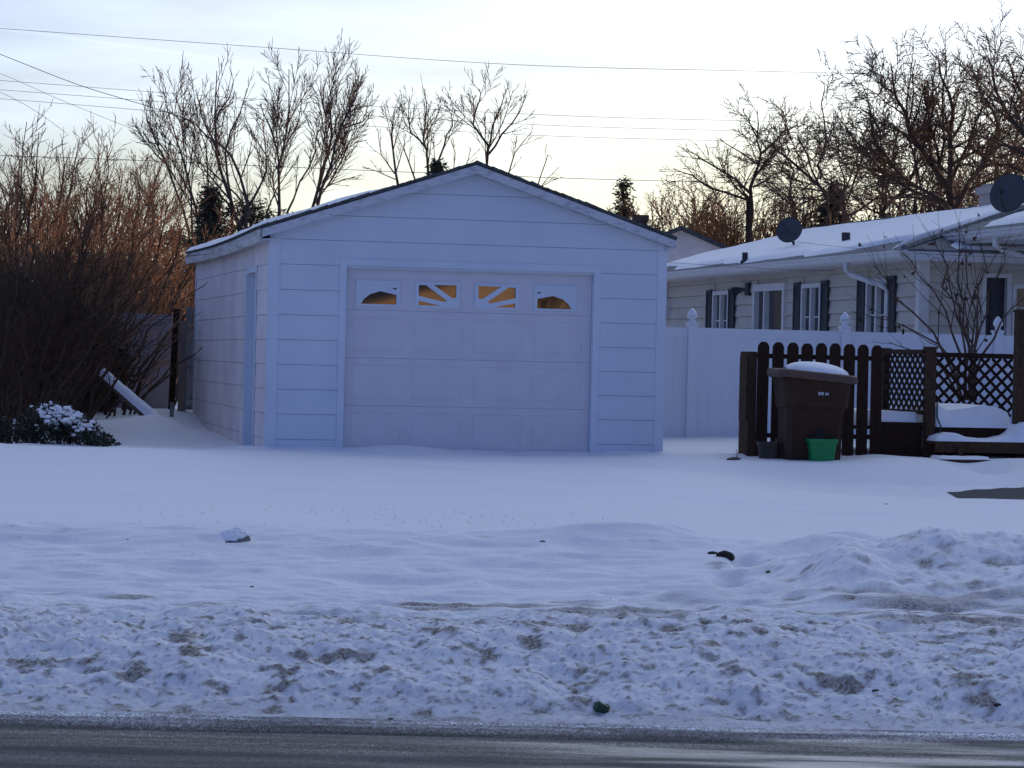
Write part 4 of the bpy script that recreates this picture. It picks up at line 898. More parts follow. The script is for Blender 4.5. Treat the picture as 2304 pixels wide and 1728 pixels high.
for sx in (-1, 1):
    wm_ = MB(); wm_.tube([(sx*.30-.03, .28, .14), (sx*.30+.03, .28, .14)], .13, 18); wm_.build('wheel', M['rubber'], CA)
hd = MB(); hd.tube([(-.3, .40, tp-.06), (-.3, .46, tp-.02), (.3, .46, tp-.02), (.3, .40, tp-.06)], .018, 8); hd.build('handle', M['cart'], CA)
# green recycling tub, olive pot
GB = at(1849, 1000, 28.95); GB.z = gz(GB.x, GB.y)-.04
gt = thing('recycling_tub', 'bright green plastic tub in the snow in front of the brown cart', 'tub', GB, math.radians(4))
gh = at(1849, 987, 28.95).z-GB.z
m1 = MB(); loft(m1, [rrect(0, 0, .235, .20, .03, 0), rrect(0, 0, .29, .26, .035, gh*.86), rrect(0, 0, .315, .285, .035, gh*.86), rrect(0, 0, .32, .29, .035, gh), rrect(0, 0, .29, .26, .03, gh-.002), rrect(0, 0, .25, .22, .03, gh*.4)])
m1.build('tub_body', M['green'], gt)
m1 = MB(); m1.tube([(-.14, .10, gh), (-.12, .11, gh+.035), (.02, .12, gh+.05), (.06, .11, gh+.01)], .006, 6); m1.build('bail', M['dark_metal'], gt)
PO = at(1727, 1010, 29.35); PO.z = gz(PO.x, PO.y)-.05; ph_ = at(1727, 994, 29.35).z-PO.z
m1 = MB(); loft(m1, [rrect(0, 0, .17, .17, .03, 0), rrect(0, 0, .20, .20, .03, ph_*.8), rrect(0, 0, .225, .225, .03, ph_*.8), rrect(0, 0, .225, .225, .03, ph_), rrect(0, 0, .19, .19, .03, ph_-.001), rrect(0, 0, .17, .17, .03, ph_*.5)])
po_ = m1.build('flower_pot', M['olive']); po_.location = PO; tag(po_, 'dull olive square pot between the picket fence post and the cart', 'pot')
# wooden scrap with dry stalks in the snow left of the picket fence
q = at(1650, 1032, 28.6); q.z = gz(q.x, q.y)
m1 = MB(); m1.add([(-.07, 0, .01), (.07, 0, .03), (.10, .03, .02), (0, .05, .035), (-.06, .04, .02)], [(0, 1, 2, 3, 4)]); m1.bar((-.07, 0, .0), (.08, .01, .02), .03, .018); m1.tube([(.02, .02, 0), (.05, .03, .08)], .003, 4); m1.tube([(.05, .02, 0), (.03, .03, .12)], .003, 4)
o = m1.build('wood_scrap', M['log']); o.location = q; tag(o, 'small brown wood scrap with dry stalks on the snow left of the picket fence', 'scrap')

# ------------------------------------------------------------------ left side: pink panel, posts, grey boards, fallen log
PO = at(255, 800, 38.0); PO.z = 0
def solid_fence(name, px0, px1, pyt, Y, m_, label, cat, nb, rails=()):
    a = at(px0, pyt, Y); b = at(px1, pyt, Y); t = thing(name, label, cat, (a.x, Y, .4), 0); ln = b.x-a.x
    for k in range(nb):
        p = MB(); p.box(ln*k/nb+.001, ln*(k+1)/nb-.001, -.01, .01, 0, a.z-.4-(.0 if k % 2 else .008)); p.build('board', m_, t)
    for z in rails: p = MB(); p.box(0, ln, -.05, -.0102, z-.45, z-.36); p.build('rail', m_, t)
    return t
solid_fence('panel_fence', 120, 389, 700, 38.0, M['mauve'], 'dusky pink board fence half hidden by the brown shrubs', 'fence', 5)
solid_fence('plank_fence', 419, 446, 690, 37.2, M['grey_wood'], 'narrow strip of weathered grey plank fence against the garage side', 'fence', 2, (at(430, 728, 37.2).z, at(430, 815, 37.2).z, at(430, 905, 37.2).z))
for (x0, y0, x1, y1, wd, Y, m_, nm, lb) in ((384, 935, 398, 695, .085, 36.6, 'fence_wood', 'gate_post', 'dark leaning post at the right end of the pink fence'), (408, 958, 411, 722, .10, 36.2, 'tan_wood', 'gate_post', 'tan wooden post between the dark post and the garage'), (386, 958, 387, 905, .05, 35.2, 'grey_wood', 'stake', 'short grey stake in the snow at the foot of the posts')):
    a = at(x0, y0, Y); b = at(x1, y1, Y); p = MB(); dv = b-a; p.bar((0, 0, -.15), tuple(dv), wd, wd, up=(0, 1, 0)); o = p.build(nm, M[m_], bevel=.006); o.location = a; tag(o, lb, 'post')
LG = thing('fallen_log', 'leaning log capped with snow in front of the pink fence', 'log', at(352, 950, 33.6), 0)
tpv = at(221, 836, 34.6)-LG.location; lb_ = MB(); lb_.tube([tuple(-tpv*.12), tuple(tpv*.33+Vector((0, 0, -.01))), tuple(tpv*.66), tuple(tpv)], [.075, .07, .062, .055], 12); lb_.build('trunk', M['log'], LG, smooth=True)
V = []; n1, n2 = 60, 12
for i in range(n1):
    t = i/(n1-1); c_ = tpv*(t*1.1-.1); r_ = .074-.018*t; dd_ = Vector((-tpv.y, tpv.x, 0)).normalized()
    for j in range(n2):
        an = math.pi*(j/(n2-1)); up_ = Vector((0, 0, 1)); th2 = (.045+.015*P1(t*9, 6))*math.sin(an)**.5*min(1, (1-t)*12+.3)
        V.append(c_+dd_*math.cos(an)*r_*.98+up_*(math.sin(an)*r_*1.0+th2))
fast('log_snow', V, [(i*n2+j, (i+1)*n2+j, (i+1)*n2+j+1, i*n2+j+1) for i in range(n1-1) for j in range(n2-1)], M['snow'], LG)

# ------------------------------------------------------------------ trees and shrubs
def tube_mesh(name, segs, n, m_, parent):
    S = np.array([(*a, *b, ra, rb) for a, b, ra, rb in segs], dtype=np.float64)
    if not len(S): return None
    A, B, ra, rb = S[:, :3], S[:, 3:6], S[:, 6:7], S[:, 7:8]; D = B-A; D /= np.linalg.norm(D, axis=1, keepdims=True)+1e-9
    up = np.where(np.abs(D[:, 2:3]) > .9, np.array([[1., 0, 0]]), np.array([[0, 0, 1.]])); U = np.cross(D, up); U /= np.linalg.norm(U, axis=1, keepdims=True)+1e-9; Wv = np.cross(D, U)
    an = np.arange(n)*2*math.pi/n; cs = np.cos(an)[None, :, None]; sn = np.sin(an)[None, :, None]
    R = U[:, None, :]*cs+Wv[:, None, :]*sn
    V = np.concatenate([A[:, None, :]+R*ra[:, None, :], (B+D*ra*.3)[:, None, :]+R*rb[:, None, :]], 1).reshape(-1, 3)
    k = np.arange(n); q = np.stack([k, (k+1) % n, n+(k+1) % n, n+k], -1); Qd = (np.arange(len(S))[:, None, None]*2*n+q[None]).reshape(-1, 4)
    return fast(name, V, Qd, m_, parent, smooth=True)
class Grow:
    def __init__(s, seed, rmin=.006, up=.25, wig=.10, ang=(22, 48), ratio=.55, dens=1.0, maxlev=3, stepl=.35):
        s.R = random.Random(seed); s.th = []; s.tw = []; s.rmin = rmin; s.up = up; s.wig = wig; s.ang = ang; s.ratio = ratio; s.dens = dens; s.maxlev = maxlev; s.stepl = stepl
    def seg(s, a, b, ra, rb): (s.th if ra > s.rmin*2.2 else s.tw).append((a, b, ra, rb))
    def branch(s, p, d, Ln, r, lev):
        R = s.R; gs = R.gauss; fine = lev >= s.maxlev; n = max(2, int(Ln/(s.stepl*(.75 if lev > 1 else 1.0)))); st_ = Ln/n; pts = [(p, r)]; dirs = []; dx, dy, dz = d[0], d[1], d[2]
        wg = s.wig*(.75 if lev > 1 else 1.0); ub = s.up*st_*(.5 if lev < 2 else .9); r0 = r
        for i in range(n):
            dx += gs(0, wg); dy += gs(0, wg); dz += gs(0, wg)+ub; m = 1/math.sqrt(dx*dx+dy*dy+dz*dz+1e-9); dx *= m; dy *= m; dz *= m
            q = (p[0]+dx*st_, p[1]+dy*st_, p[2]+dz*st_); r2 = max(s.rmin*.5, r0*(1-.65*(i+1)/n)); s.seg(p, q, r, r2); p = q; r = r2; pts.append((p, r)); dirs.append((dx, dy, dz))
        if not fine: s.kids(pts, dirs, Ln, lev)
    def kids(s, pts, dirs, Ln, lev, t0=.15):
        R = s.R; rn = R.random; cnt = max(2, int(Ln*s.dens*(2.0 if lev == 0 else 3.0 if lev == 1 else 5.6))); n = len(dirs)
        for k in range(cnt):
            t = t0+(1-t0)*(k+rn())/cnt*.98; i = min(n-1, int(t*n)); f_ = t*n-i; a, ra = pts[i]; b, rb = pts[min(i+1, n)]
            l2 = Ln*s.ratio*(1.05-.65*t)*R.uniform(.6, 1.15)
            if l2 < .10: continue
            p = (a[0]+(b[0]-a[0])*f_, a[1]+(b[1]-a[1])*f_, a[2]+(b[2]-a[2])*f_); dx, dy, dz = dirs[i]; an = math.radians(R.uniform(*s.ang)); az = rn()*6.2832
            ux, uy = dy, -dx; m = math.sqrt(ux*ux+uy*uy)
            if m < .1: ux, uy, m = 1., 0., 1.
            ux /= m; uy /= m; vx, vy, vz = -uy*dz, ux*dz, dx*uy-dy*ux
            vx, vy, vz = (dy*0-dz*uy), (dz*ux-dx*0), (dx*uy-dy*ux); ca, sa, cz_, sz_ = math.cos(an), math.sin(an), math.cos(az), math.sin(az)
            s.branch(p, (dx*ca+(ux*cz_+vx*sz_)*sa, dy*ca+(uy*cz_+vy*sz_)*sa, dz*ca+vz*sz_*sa), min(l2, 2.6), max(s.rmin, (ra+(rb-ra)*f_)*.55), lev+1)
    def limb(s, pl, Y, r0, r1, jy=1.2, lev=0, t0=.12):
        R = s.R; ctrl = []; dy = 0
        for i, (px, py) in enumerate(pl):
            ctrl.append(at(px, py, Y+dy)); dy += R.uniform(-jy, jy)*.6
        pts = []
        for i in range(len(ctrl)-1):
            p0 = ctrl[max(0, i-1)]; p1 = ctrl[i]; p2 = ctrl[i+1]; p3 = ctrl[min(len(ctrl)-1, i+2)]; m_ = max(2, int((p2-p1).length/.45))
            for k in range(m_):
                t = k/m_; t2, t3 = t*t, t*t*t; pts.append(.5*((2*p1)+(-p0+p2)*t+(2*p0-5*p1+4*p2-p3)*t2+(-p0+3*p1-3*p2+p3)*t3))
        pts.append(ctrl[-1]); N = len(pts)-1
        pts = [p+Vector((R.gauss(0, .03), R.gauss(0, .03), 0)) if 0 < i < N else p for i, p in enumerate(pts)]
        rs = [r0+(r1-r0)*(i/N)**.8 for i in range(N+1)]; dirs = []
        for i in range(N): s.seg(tuple(pts[i]), tuple(pts[i+1]), rs[i], rs[i+1]); dirs.append((pts[i+1]-pts[i]).normalized())
        Ln = sum((pts[i+1]-pts[i]).length for i in range(N))
        s.kids([(tuple(p), r) for p, r in zip(pts, rs)], dirs, Ln, lev, t0)
    def finish(s, name, label, cat, loc, mt, mw, group=None, parts=('trunk', 'twigs')):
        t = thing(name, label, cat, loc, 0, group); lx, ly, lz = loc
        off = lambda S_: [((a[0]-lx, a[1]-ly, a[2]-lz), (b[0]-lx, b[1]-ly, b[2]-lz), ra, rb) for a, b, ra, rb in S_]
        tube_mesh(parts[0], off(s.th), 6, mt, t); tube_mesh(parts[1], off(s.tw), 3, mw, t); return t
GRP = 'bare trees beyond the garage and houses'
def tree(label, base, Y, trunk_r, limbs, seed, mt='bark', mw='twig', **kw):
    TS = .44; trunk_r *= TS
    g_ = Grow(seed, **kw); b0 = at(base[0], base[1], Y); b0.z = .55
    for l_ in limbs:
        r0 = l_[0]*TS; pl = [(x_, y_ if y_ > 430 else 430+(y_-430)*(.87 if kw.get('wig', 1) < .1 else .91)) for x_, y_ in l_[1]]; g_.limb(pl, Y, r0, kw.get('rmin', .006)*1.2, jy=l_[2] if len(l_) > 2 else 1.2, t0=l_[3] if len(l_) > 3 else .12)
    st_ = at(limbs[0][1][0][0], limbs[0][1][0][1], Y)
    g_.th.append(((b0.x, b0.y, b0.z-.2), (b0.x*.5+st_.x*.5, Y, (b0.z+st_.z)/2), trunk_r*1.25, trunk_r)); g_.th.append(((b0.x*.5+st_.x*.5, Y, (b0.z+st_.z)/2), tuple(st_), trunk_r, trunk_r*.9))
    for l_ in limbs[1:]:
        p = at(l_[1][0][0], l_[1][0][1], Y)
        if (p-st_).length > .15 and l_[1][0][1] > 430: g_.th.append(((b0.x, b0.y, b0.z), tuple(p), trunk_r*.8, l_[0]*TS))
    return g_.finish('bare_tree', label, 'tree', (b0.x, b0.y, b0.z), M[mt], M[mw], GRP)
K = dict(rmin=.0085, up=.60, wig=.06, ang=(18, 42), ratio=.58, dens=1.75, maxlev=3, stepl=.40)
tree('bare tree with thin upright stems left of the tallest one behind the garage', (450, 560), 63, .16, [(.10, [(450, 525), (440, 470), (415, 364), (388, 263), (368, 170)]), (.08, [(425, 520), (388, 405), (351, 304), (338, 240)]), (.05, [(430, 440), (380, 330), (330, 275)]), (.06, [(460, 500), (470, 380), (450, 260), (436, 190)])], 101, **K)
tree('tallest multi-stemmed bare tree behind the left roof slope of the garage', (545, 560), 61, .24, [(.14, [(545, 520), (520, 450), (493, 337), (483, 236), (488, 120)]), (.12, [(553, 500), (553, 439), (520, 337), (466, 287), (405, 236)]), (.08, [(520, 450), (505, 330), (540, 230), (556, 165)]), (.09, [(540, 500), (585, 420), (605, 340), (590, 250)]), (.07, [(493, 337), (455, 240), (440, 170)]), (.06, [(483, 260), (515, 190), (525, 150)]), (.06, [(553, 470), (500, 400), (440, 350), (400, 330)])], 102, **{**K, 'dens': 1.05})
tree('slender straight bare tree just left of the leaning pair of trunks', (628, 560), 66, .16, [(.11, [(628, 500), (631, 371), (648, 236), (650, 115)]), (.07, [(631, 371), (605, 270), (585, 205)]), (.06, [(636, 330), (668, 260), (680, 190)]), (.06, [(600, 480), (625, 420), (672, 340)])], 103, **K)
tree('bare tree with two leaning trunks and a spreading right fork above the roof', (700, 540), 68, .2, [(.13, [(695, 500), (701, 465), (737, 331), (750, 270), (741, 190), (762, 110)]), (.11, [(715, 461), (752, 320), (765, 270), (810, 250), (840, 220)]), (.06, [(735, 240), (722, 170)]), (.07, [(647, 476), (694, 367), (715, 295), (720, 270)]), (.06, [(765, 270), (797, 190), (808, 120)]), (.04, [(748, 350), (790, 315), (815, 300)]), (.04, [(720, 430), (770, 400), (800, 395)])], 104, **K)
tree('small bare tree with curved trunk, first to the right of the leaning pair', (905, 470), 74, .14, [(.10, [(898, 430), (885, 324), (882, 259), (889, 215)]), (.07, [(940, 420), (918, 342), (900, 300)]), (.05, [(888, 385), (858, 335), (850, 270)]), (.04, [(890, 400), (850, 380), (815, 368)])], 105, **K)
tree('fan-shaped bare tree just left of the garage peak', (965, 460), 73, .16, [(.11, [(963, 420), (958, 320), (925, 277), (921, 195)]), (.08, [(958, 320), (954, 262), (955, 165)]), (.08, [(967, 400), (998, 313), (1016, 262), (1019, 210)]), (.05, [(957, 300), (985, 230), (990, 190)])], 106, **K)
tree('broad bare tree just right of the garage peak', (1092, 450), 72, .17, [(.11, [(1092, 420), (1095, 313), (1066, 259), (1077, 197), (1078, 165)]), (.08, [(1095, 335), (1106, 262), (1128, 205), (1131, 175)]), (.08, [(1099, 335), (1135, 284), (1168, 223), (1184, 185)]), (.06, [(1135, 420), (1157, 331), (1196, 277)]), (.04, [(1022, 420), (1024, 330), (1018, 290)]), (.04, [(1035, 410), (1050, 350), (1060, 320)])], 107, **K)
tree('low wispy bare tree right of the garage peak against open sky', (1200, 520), 74, .07, [(.05, [(1204, 440), (1229, 349), (1232, 335)]), (.04, [(1210, 430), (1258, 368)]), (.03, [(1215, 420), (1245, 400), (1265, 395)])], 108, **{**K, 'dens': .7})
K2 = dict(rmin=.0090, up=.16, wig=.12, ang=(25, 58), ratio=.60, dens=2.2, maxlev=3, stepl=.34)
tree('bare spreading tree nearest the spruce, over the pale stucco house', (1684, 560), 66, .22, [(.15, [(1686, 520), (1693, 422), (1706, 365), (1706, 304), (1704, 230)]), (.10, [(1689, 435), (1654, 400), (1597, 361), (1558, 335)]), (.08, [(1682, 450), (1601, 422), (1549, 391), (1515, 374)]), (.08, [(1710, 339), (1750, 304), (1771, 256), (1741, 213)]), (.06, [(1706, 365), (1660, 330), (1620, 300)]), (.06, [(1695, 420), (1740, 390), (1780, 375)]), (.05, [(1704, 300), (1680, 250), (1672, 225)])], 109, 'bark_warm', 'twig', **K2)
tree('leaning bare tree arching left over the ridge of the long house', (1905, 560), 63, .24, [(.16, [(1915, 530), (1902, 478), (1854, 430), (1793, 365), (1750, 330), (1720, 304)]), (.08, [(1845, 400), (1845, 365), (1858, 300), (1850, 213), (1854, 160)], .6), (.08, [(1860, 440), (1830, 380), (1800, 300), (1790, 250)]), (.07, [(1900, 470), (1900, 400), (1880, 330), (1895, 270)]), (.06, [(1850, 430), (1790, 420), (1740, 430)])], 110, 'bark_warm', 'twig', **K2)
tree('largest bare tree, its thick trunk rising behind the right end of the roof', (2145, 560), 58, .36, [(.24, [(2142, 520), (2137, 430), (2098, 365), (2055, 295), (2037, 234), (2010, 169), (2004, 120)]), (.18, [(2137, 430), (2137, 343), (2142, 234), (2118, 147), (2110, 90)]), (.16, [(2150, 470), (2181, 400), (2233, 330), (2242, 256), (2207, 191), (2200, 135)]), (.15, [(2140, 490), (2124, 452), (2059, 417), (2011, 365), (1967, 304), (1959, 234), (1937, 160)]), (.08, [(2011, 365), (1960, 330), (1915, 300), (1880, 240)]), (.08, [(2055, 295), (2090, 240), (2080, 180)]), (.08, [(2059, 417), (2000, 410), (1950, 425)]), (.08, [(2142, 300), (2175, 240), (2168, 180)])], 111, 'bark_warm', 'twig', **K2)
tree('bare tree whose limbs reach in from the right edge over the chimney', (2400, 600), 55, .30, [(.2, [(2400, 520), (2360, 380), (2304, 287), (2264, 234), (2235, 150), (2225, 110)]), (.12, [(2360, 380), (2330, 240), (2285, 160), (2262, 95)]), (.1, [(2380, 440), (2300, 380), (2240, 360), (2200, 370)]), (.1, [(2350, 350), (2380, 220), (2350, 120)])], 112, 'bark_warm', 'twig', **K2)
def dup(src, label, px, Y, rz, sc=1.0, sz=None):
    p = at(px, 900, Y); r = src.copy(); C.objects.link(r); r.location = (p.x, Y, src.location.z); r.rotation_euler = (0, 0, rz); r.scale = (sc, sc, sz or sc); r['label'] = label
    for ch in list(src.children):
        c_ = ch.copy(); C.objects.link(c_); c_.parent = r
    return r
TR = {o.get('label', '')[:22]: o for o in bpy.data.objects if o.get('category') == 'tree' and o.name.startswith('bare_tree')}
tA = TR['bare tree with thin upr']if 'bare tree with thin upr' in TR else [o for k_, o in TR.items() if k_.startswith('bare tree with thin')][0]
tB = [o for k_, o in TR.items() if k_.startswith('tallest multi')][0]; tI = [o for k_, o in TR.items() if k_.startswith('bare spreading')][0]; tJ = [o for k_, o in TR.items() if k_.startswith('leaning bare tree')][0]; tK = [o for k_, o in TR.items() if k_.startswith('largest bare')][0]
dup(tA, 'thinner bare tree farther back, between the thicket and the thin upright stems', 320, 74, 2.2, .82)
dup(tB, 'fainter bare tree behind the tallest one, filling its lower crown', 520, 76, 1.9, .80)
dup(tI, 'smaller bare tree behind the spreading one, its twigs low over the stucco roof', 1590, 76, 2.0, .72)
dup(tI, 'bare tree behind the gap between the spreading and the leaning tree', 1800, 74, 4.0, .98)
dup(tJ, 'bare tree between the leaning tree and the largest trunk, farther back', 2010, 73, 2.4, 1.12)
dup(tI, 'bare tree just right of the largest trunk, farther back', 2230, 72, 1.0, 1.25)
dup(tK, 'bare tree beyond the large satellite dish at the right edge', 2330, 76, 2.2, 1.0)
# left thicket: tall brown trees behind, then shrubs
K3 = dict(rmin=.0065, up=.45, wig=.11, ang=(15, 40), dens=1.25, maxlev=3, stepl=.34)
def thicket(label, px, Y, top, spread, nst, seed, mt, mw, lean=0.0, kw=K3, name='bare_shrub', cat='shrub', base_py=None, rs=.03, grp='bare shrubs in the thicket at the left'):
    g_ = Grow(seed, **kw); R = g_.R; b0 = at(px, 900, Y); b0.z = gz(b0.x, Y)-.1
    htop = at(px, top, Y).z-b0.z
    for k in range(nst):
        t = (k+R.random())/nst*2-1; Hh = htop*R.uniform(.72, 1.0)*(1-.22*abs(t)); dx_ = (t*spread+lean)*R.uniform(.7, 1.1); dyy = R.uniform(-.6, .6)*spread
        p0 = Vector((b0.x+t*.35+R.uniform(-.15, .15), Y+R.uniform(-.4, .4), b0.z)); pts = []; n = 9
        for i in range(n+1):
            s_ = i/n; pts.append(p0+Vector((dx_*s_**1.25, dyy*s_**1.2, Hh*(s_**.88))) + (Vector((R.gauss(0, .04), R.gauss(0, .04), 0)) if i else Vector()))
        r0 = rs*R.uniform(.7, 1.2); rr_ = [r0+(g_.rmin-r0)*(i/n)**.8 for i in range(n+1)]; dirs = []
        for i in range(n): g_.seg(tuple(pts[i]), tuple(pts[i+1]), rr_[i], rr_[i+1]); dirs.append((pts[i+1]-pts[i]).normalized())
        g_.kids([(tuple(p), r) for p, r in zip(pts, rr_)], dirs, Hh*.62, 1, .18)
    return g_.finish(name, label, cat, (b0.x, Y, b0.z), M[mt], M[mw], grp, ('stems', 'twigs'))
K4 = dict(rmin=.0042, up=.16, wig=.14, ang=(18, 52), dens=2.3, maxlev=3, stepl=.24)
KB = dict(rmin=.0068, up=.28, wig=.12, ang=(20, 52), dens=1.75, maxlev=3, stepl=.30)
RB = [thicket('reddish brown bare shrub at the far left edge, rear of the thicket', 20, 44, 240, 1.7, 22, 201, 'bush_stem', 'twig_red', kw=KB, rs=.05),
      thicket('tall reddish bare shrub second from the left edge at the back of the thicket', 120, 45, 255, 1.6, 22, 202, 'bush_stem', 'twig_red', kw=KB, rs=.05),
      thicket('rear bare shrub whose fine tips stand just left of the thin upright trees', 265, 47, 275, 1.7, 22, 203, 'bush_stem', 'twig_red', kw=KB, rs=.05)]
dup(RB[1], 'reddish bare shrub half hidden behind the far left ones, taller than the garage eave', -30, 46.5, 2.1, 1.03)
dup(RB[0], 'reddish bare shrub between the second and the rear right clump', 195, 48, 1.3, 1.04)
dup(RB[2], 'bare shrub with pale tips behind the gap left of the garage', 330, 50, 2.6, .86)
dup(RB[0], 'lower bare shrub just behind the left eave of the garage', 400, 52, 3.9, .62)
dup(RB[1], 'short bare shrub beside the snowy distant roof left of the garage', 350, 48, .7, .60)
dup(RB[2], 'shorter bare shrub in the middle of the rear row of the thicket', 240, 43, 4.4, .70)
dup(RB[1], 'shorter bare shrub at the left of the rear row of the thicket', 70, 42, 5.2, .74)
FB = [thicket('dense dark front shrub rising from the left edge of the snow', 10, 31.5, 400, 1.3, 20, 205, 'bush_stem', 'near_twig', .35, K4, rs=.026),
      thicket('dense dark front shrub leaning right over the snow-topped evergreen', 110, 32.5, 420, 1.1, 22, 206, 'bush_stem', 'near_twig', .45, K4, rs=.026),
      thicket('front shrub behind the fallen log with stems fanning toward the garage', 215, 35.5, 590, .95, 18, 207, 'bush_stem', 'twig_red', .30, K4, rs=.024)]
thicket('arching shrub with orange lit tips in front of the pink fence', 245, 37.2, 640, .7, 14, 208, 'bush_stem', 'twig_orange', .8, {**K4, 'up': -.15}, rs=.02)
dup(FB[1], 'dense twiggy shrub filling the middle of the front thicket', 50, 34, 1.5, 1.0)
dup(FB[0], 'low arching shrub at the right of the front thicket beside the evergreen', 150, 34.4, .5, .78)
dup(FB[1], 'short dense shrub right at the left edge of the picture', -30, 30.8, 2.8, .72)
dup(FB[2], 'short reddish shrub between the fallen log and the front thicket', 185, 36.6, 1.9, 1.0)
dup(FB[2], 'reddish arching shrub above the top of the pink fence', 300, 39.5, 5.8, 1.08)
dup(FB[0], 'brown shrub behind the pink fence filling the space under the distant roof', 250, 41, 3.3, .9)
# orange brush behind the stucco house and darker brush behind the long house
BR = 'brush behind the houses on the right'
kB = dict(rmin=.0105, up=.16, wig=.14, ang=(20, 56), dens=1.95, maxlev=3, stepl=.42)
B1_ = thicket('low orange brown brush just right of the spruce', 1500, 70, 395, 2.2, 24, 300, 'bush_stem', 'twig_orange', 0, kB, 'brush', 'shrub', grp=BR, rs=.05)
B2_ = thicket('dark brush between the small dish and the leaning tree', 1770, 72, 415, 2.2, 24, 303, 'bush_stem', 'twig', 0, kB, 'brush', 'shrub', grp=BR, rs=.05)
B3_ = thicket('brown brush behind the small satellite dish', 1665, 70, 395, 1.9, 24, 302, 'bush_stem', 'twig_red', 0, kB, 'brush', 'shrub', grp=BR, rs=.05)
dup(B1_, 'brightest orange brown brush below the spreading tree', 1590, 69, 1.1, 1.0)
dup(B1_, 'orange brown brush farther back between the spruce and the leaning tree', 1640, 74, 2.4, 1.05)
dup(B2_, 'dark brush behind the middle of the snowy ridge', 1960, 72, .9, 1.1)
dup(B2_, 'dark brush left of the largest trunk', 2060, 70, 2.0, 1.12)
dup(B2_, 'dark brush behind the pale chimney', 2240, 68, 3.4, 1.2)
dup(B3_, 'brown brush behind the leaning tree', 1860, 71, 4.1, 1.05)
dup(B3_, 'brown brush just right of the largest trunk', 2160, 73, 5.0, 1.2)
dup(B3_, 'brown brush at the right edge beyond the large satellite dish', 2330, 72, 1.7, 1.25)
dup(B3_, 'brown low brush behind the garage at the left between the tall trees', 600, 74, 2.2, .85)
# lilac behind the deck lattice
g_ = Grow(401, rmin=.0036, up=.1, wig=.09, ang=(16, 40), dens=1.1, maxlev=2, stepl=.22); Yl = 33.2; b0 = at(2170, 900, Yl); b0.z = gz(b0.x, Yl)-.05
for pl in ([(2165, 900), (2160, 800), (2120, 700), (2070, 620), (2020, 560)], [(2170, 900), (2168, 790), (2150, 690), (2120, 600), (2100, 520)], [(2178, 900), (2180, 780), (2165, 680), (2150, 580), (2160, 500)], [(2185, 900), (2190, 780), (2195, 700), (2180, 600), (2165, 530)], [(2190, 900), (2200, 790), (2215, 700), (2240, 620), (2260, 560)], [(2160, 900), (2140, 810), (2080, 750), (1990, 720), (1915, 700)],
           [(2160, 900), (2130, 800), (2050, 700), (1990, 640), (1960, 590)], [(2195, 900), (2210, 800), (2250, 730), (2290, 690), (2330, 640)], [(2175, 900), (2172, 780), (2140, 640), (2110, 560)], [(2180, 900), (2195, 790), (2205, 690), (2210, 600), (2200, 540)], [(2160, 900), (2120, 830), (2060, 790), (2000, 770)], [(2185, 900), (2185, 790), (2170, 720), (2175, 640)]):
    g_.limb(pl, Yl, .022, .004, .35, 1, .30)
lt = g_.finish('lilac_shrub', 'bare vase-shaped shrub behind the deck lattice in front of the house', 'shrub', (b0.x, Yl, b0.z), M['bark_tan'], M['bush_stem'], None, ('stems', 'twigs'))
lm = MB(); R_ = random.Random(5)
for k in range(70):
    a, b, _, _ = R_.choice(g_.tw); p = Vector(b)-b0; r_ = R_.uniform(.012, .032)
    lm.add([p+Vector((R_.gauss(0, r_), R_.gauss(0, r_), R_.gauss(-r_, r_))) for _ in range(5)], [(0, 1, 2), (0, 2, 3), (0, 3, 4), (1, 2, 4), (1, 3, 4)])
lf = lm.build('dried_leaves', M['dryleaf'], lt)

# conifers
def conifer(label, px, Y, top, wid, seed, m_='conifer', n=5200, name='conifer', base_py=700, ball=False):
    R = np.random.default_rng(seed); b0 = at(px, base_py, Y); b0.z = .55; Hh = at(px, top, Y).z-b0.z; t = thing(name, label, 'tree', (b0.x, Y, b0.z), 0)
    tb = MB(); tb.tube([(0, 0, -.2), (.02, 0, Hh*.5), (0, 0, Hh*.97)], [.16, .09, .02], 8); tb.build('trunk', M['bark'], t)
    V = []; Fq = []
    nb = int(n/26); k = 0
    for i in range(nb):
        h = R.random()**.8; z = Hh*(.06+.93*h); rad = wid*((1-h)**.85 if not ball else math.sqrt(max(.02, 1-(2*h-1)**2)))*R.uniform(.72, 1.12)+.05; az = R.random()*2*math.pi
        for j in range(26):
            s_ = R.random()**.6; c_ = np.array([math.cos(az)*rad*s_, math.sin(az)*rad*s_, z-rad*s_*.18+.10*rad*s_*s_])+R.normal(0, .07+.03*wid, 3)
            d_ = np.array([math.cos(az), math.sin(az), R.uniform(-.3, .7)])+R.normal(0, .5, 3); d_ /= np.linalg.norm(d_); l_ = R.uniform(.08, .2); w_ = np.cross(d_, R.normal(0, 1, 3)); w_ /= np.linalg.norm(w_)
            V += [c_-d_*l_/2, c_+w_*l_*.13, c_+d_*l_/2, c_-w_*l_*.13]; Fq.append((k, k+1, k+2, k+3)); k += 4
    fast('crown', V, Fq, M[m_], t, smooth=False); return t
conifer('small dark spruce standing alone right of the garage roof', 1397, 76, 405, 1.0, 501, n=5200, m_='juniper')
conifer('dark pointed evergreen behind the middle of the snowy house roof', 1868, 70, 415, 1.7, 502, n=8000, m_='juniper')
conifer('dark bushy evergreen behind the left eave of the garage', 470, 60, 430, 1.3, 503, 'juniper', 8000)
conifer('brownish juniper behind the garage roof at the left, wider than its neighbour', 560, 62, 455, 1.9, 504, 'juniper', 9000, ball=True)
conifer('tip of a dark evergreen showing just left of the garage peak', 976, 64, 362, .35, 505, 'juniper', 3000)
conifer('dark evergreen among the brown shrubs left of the garage', 395, 56, 520, 1.2, 506, 'juniper', 7000, ball=True)

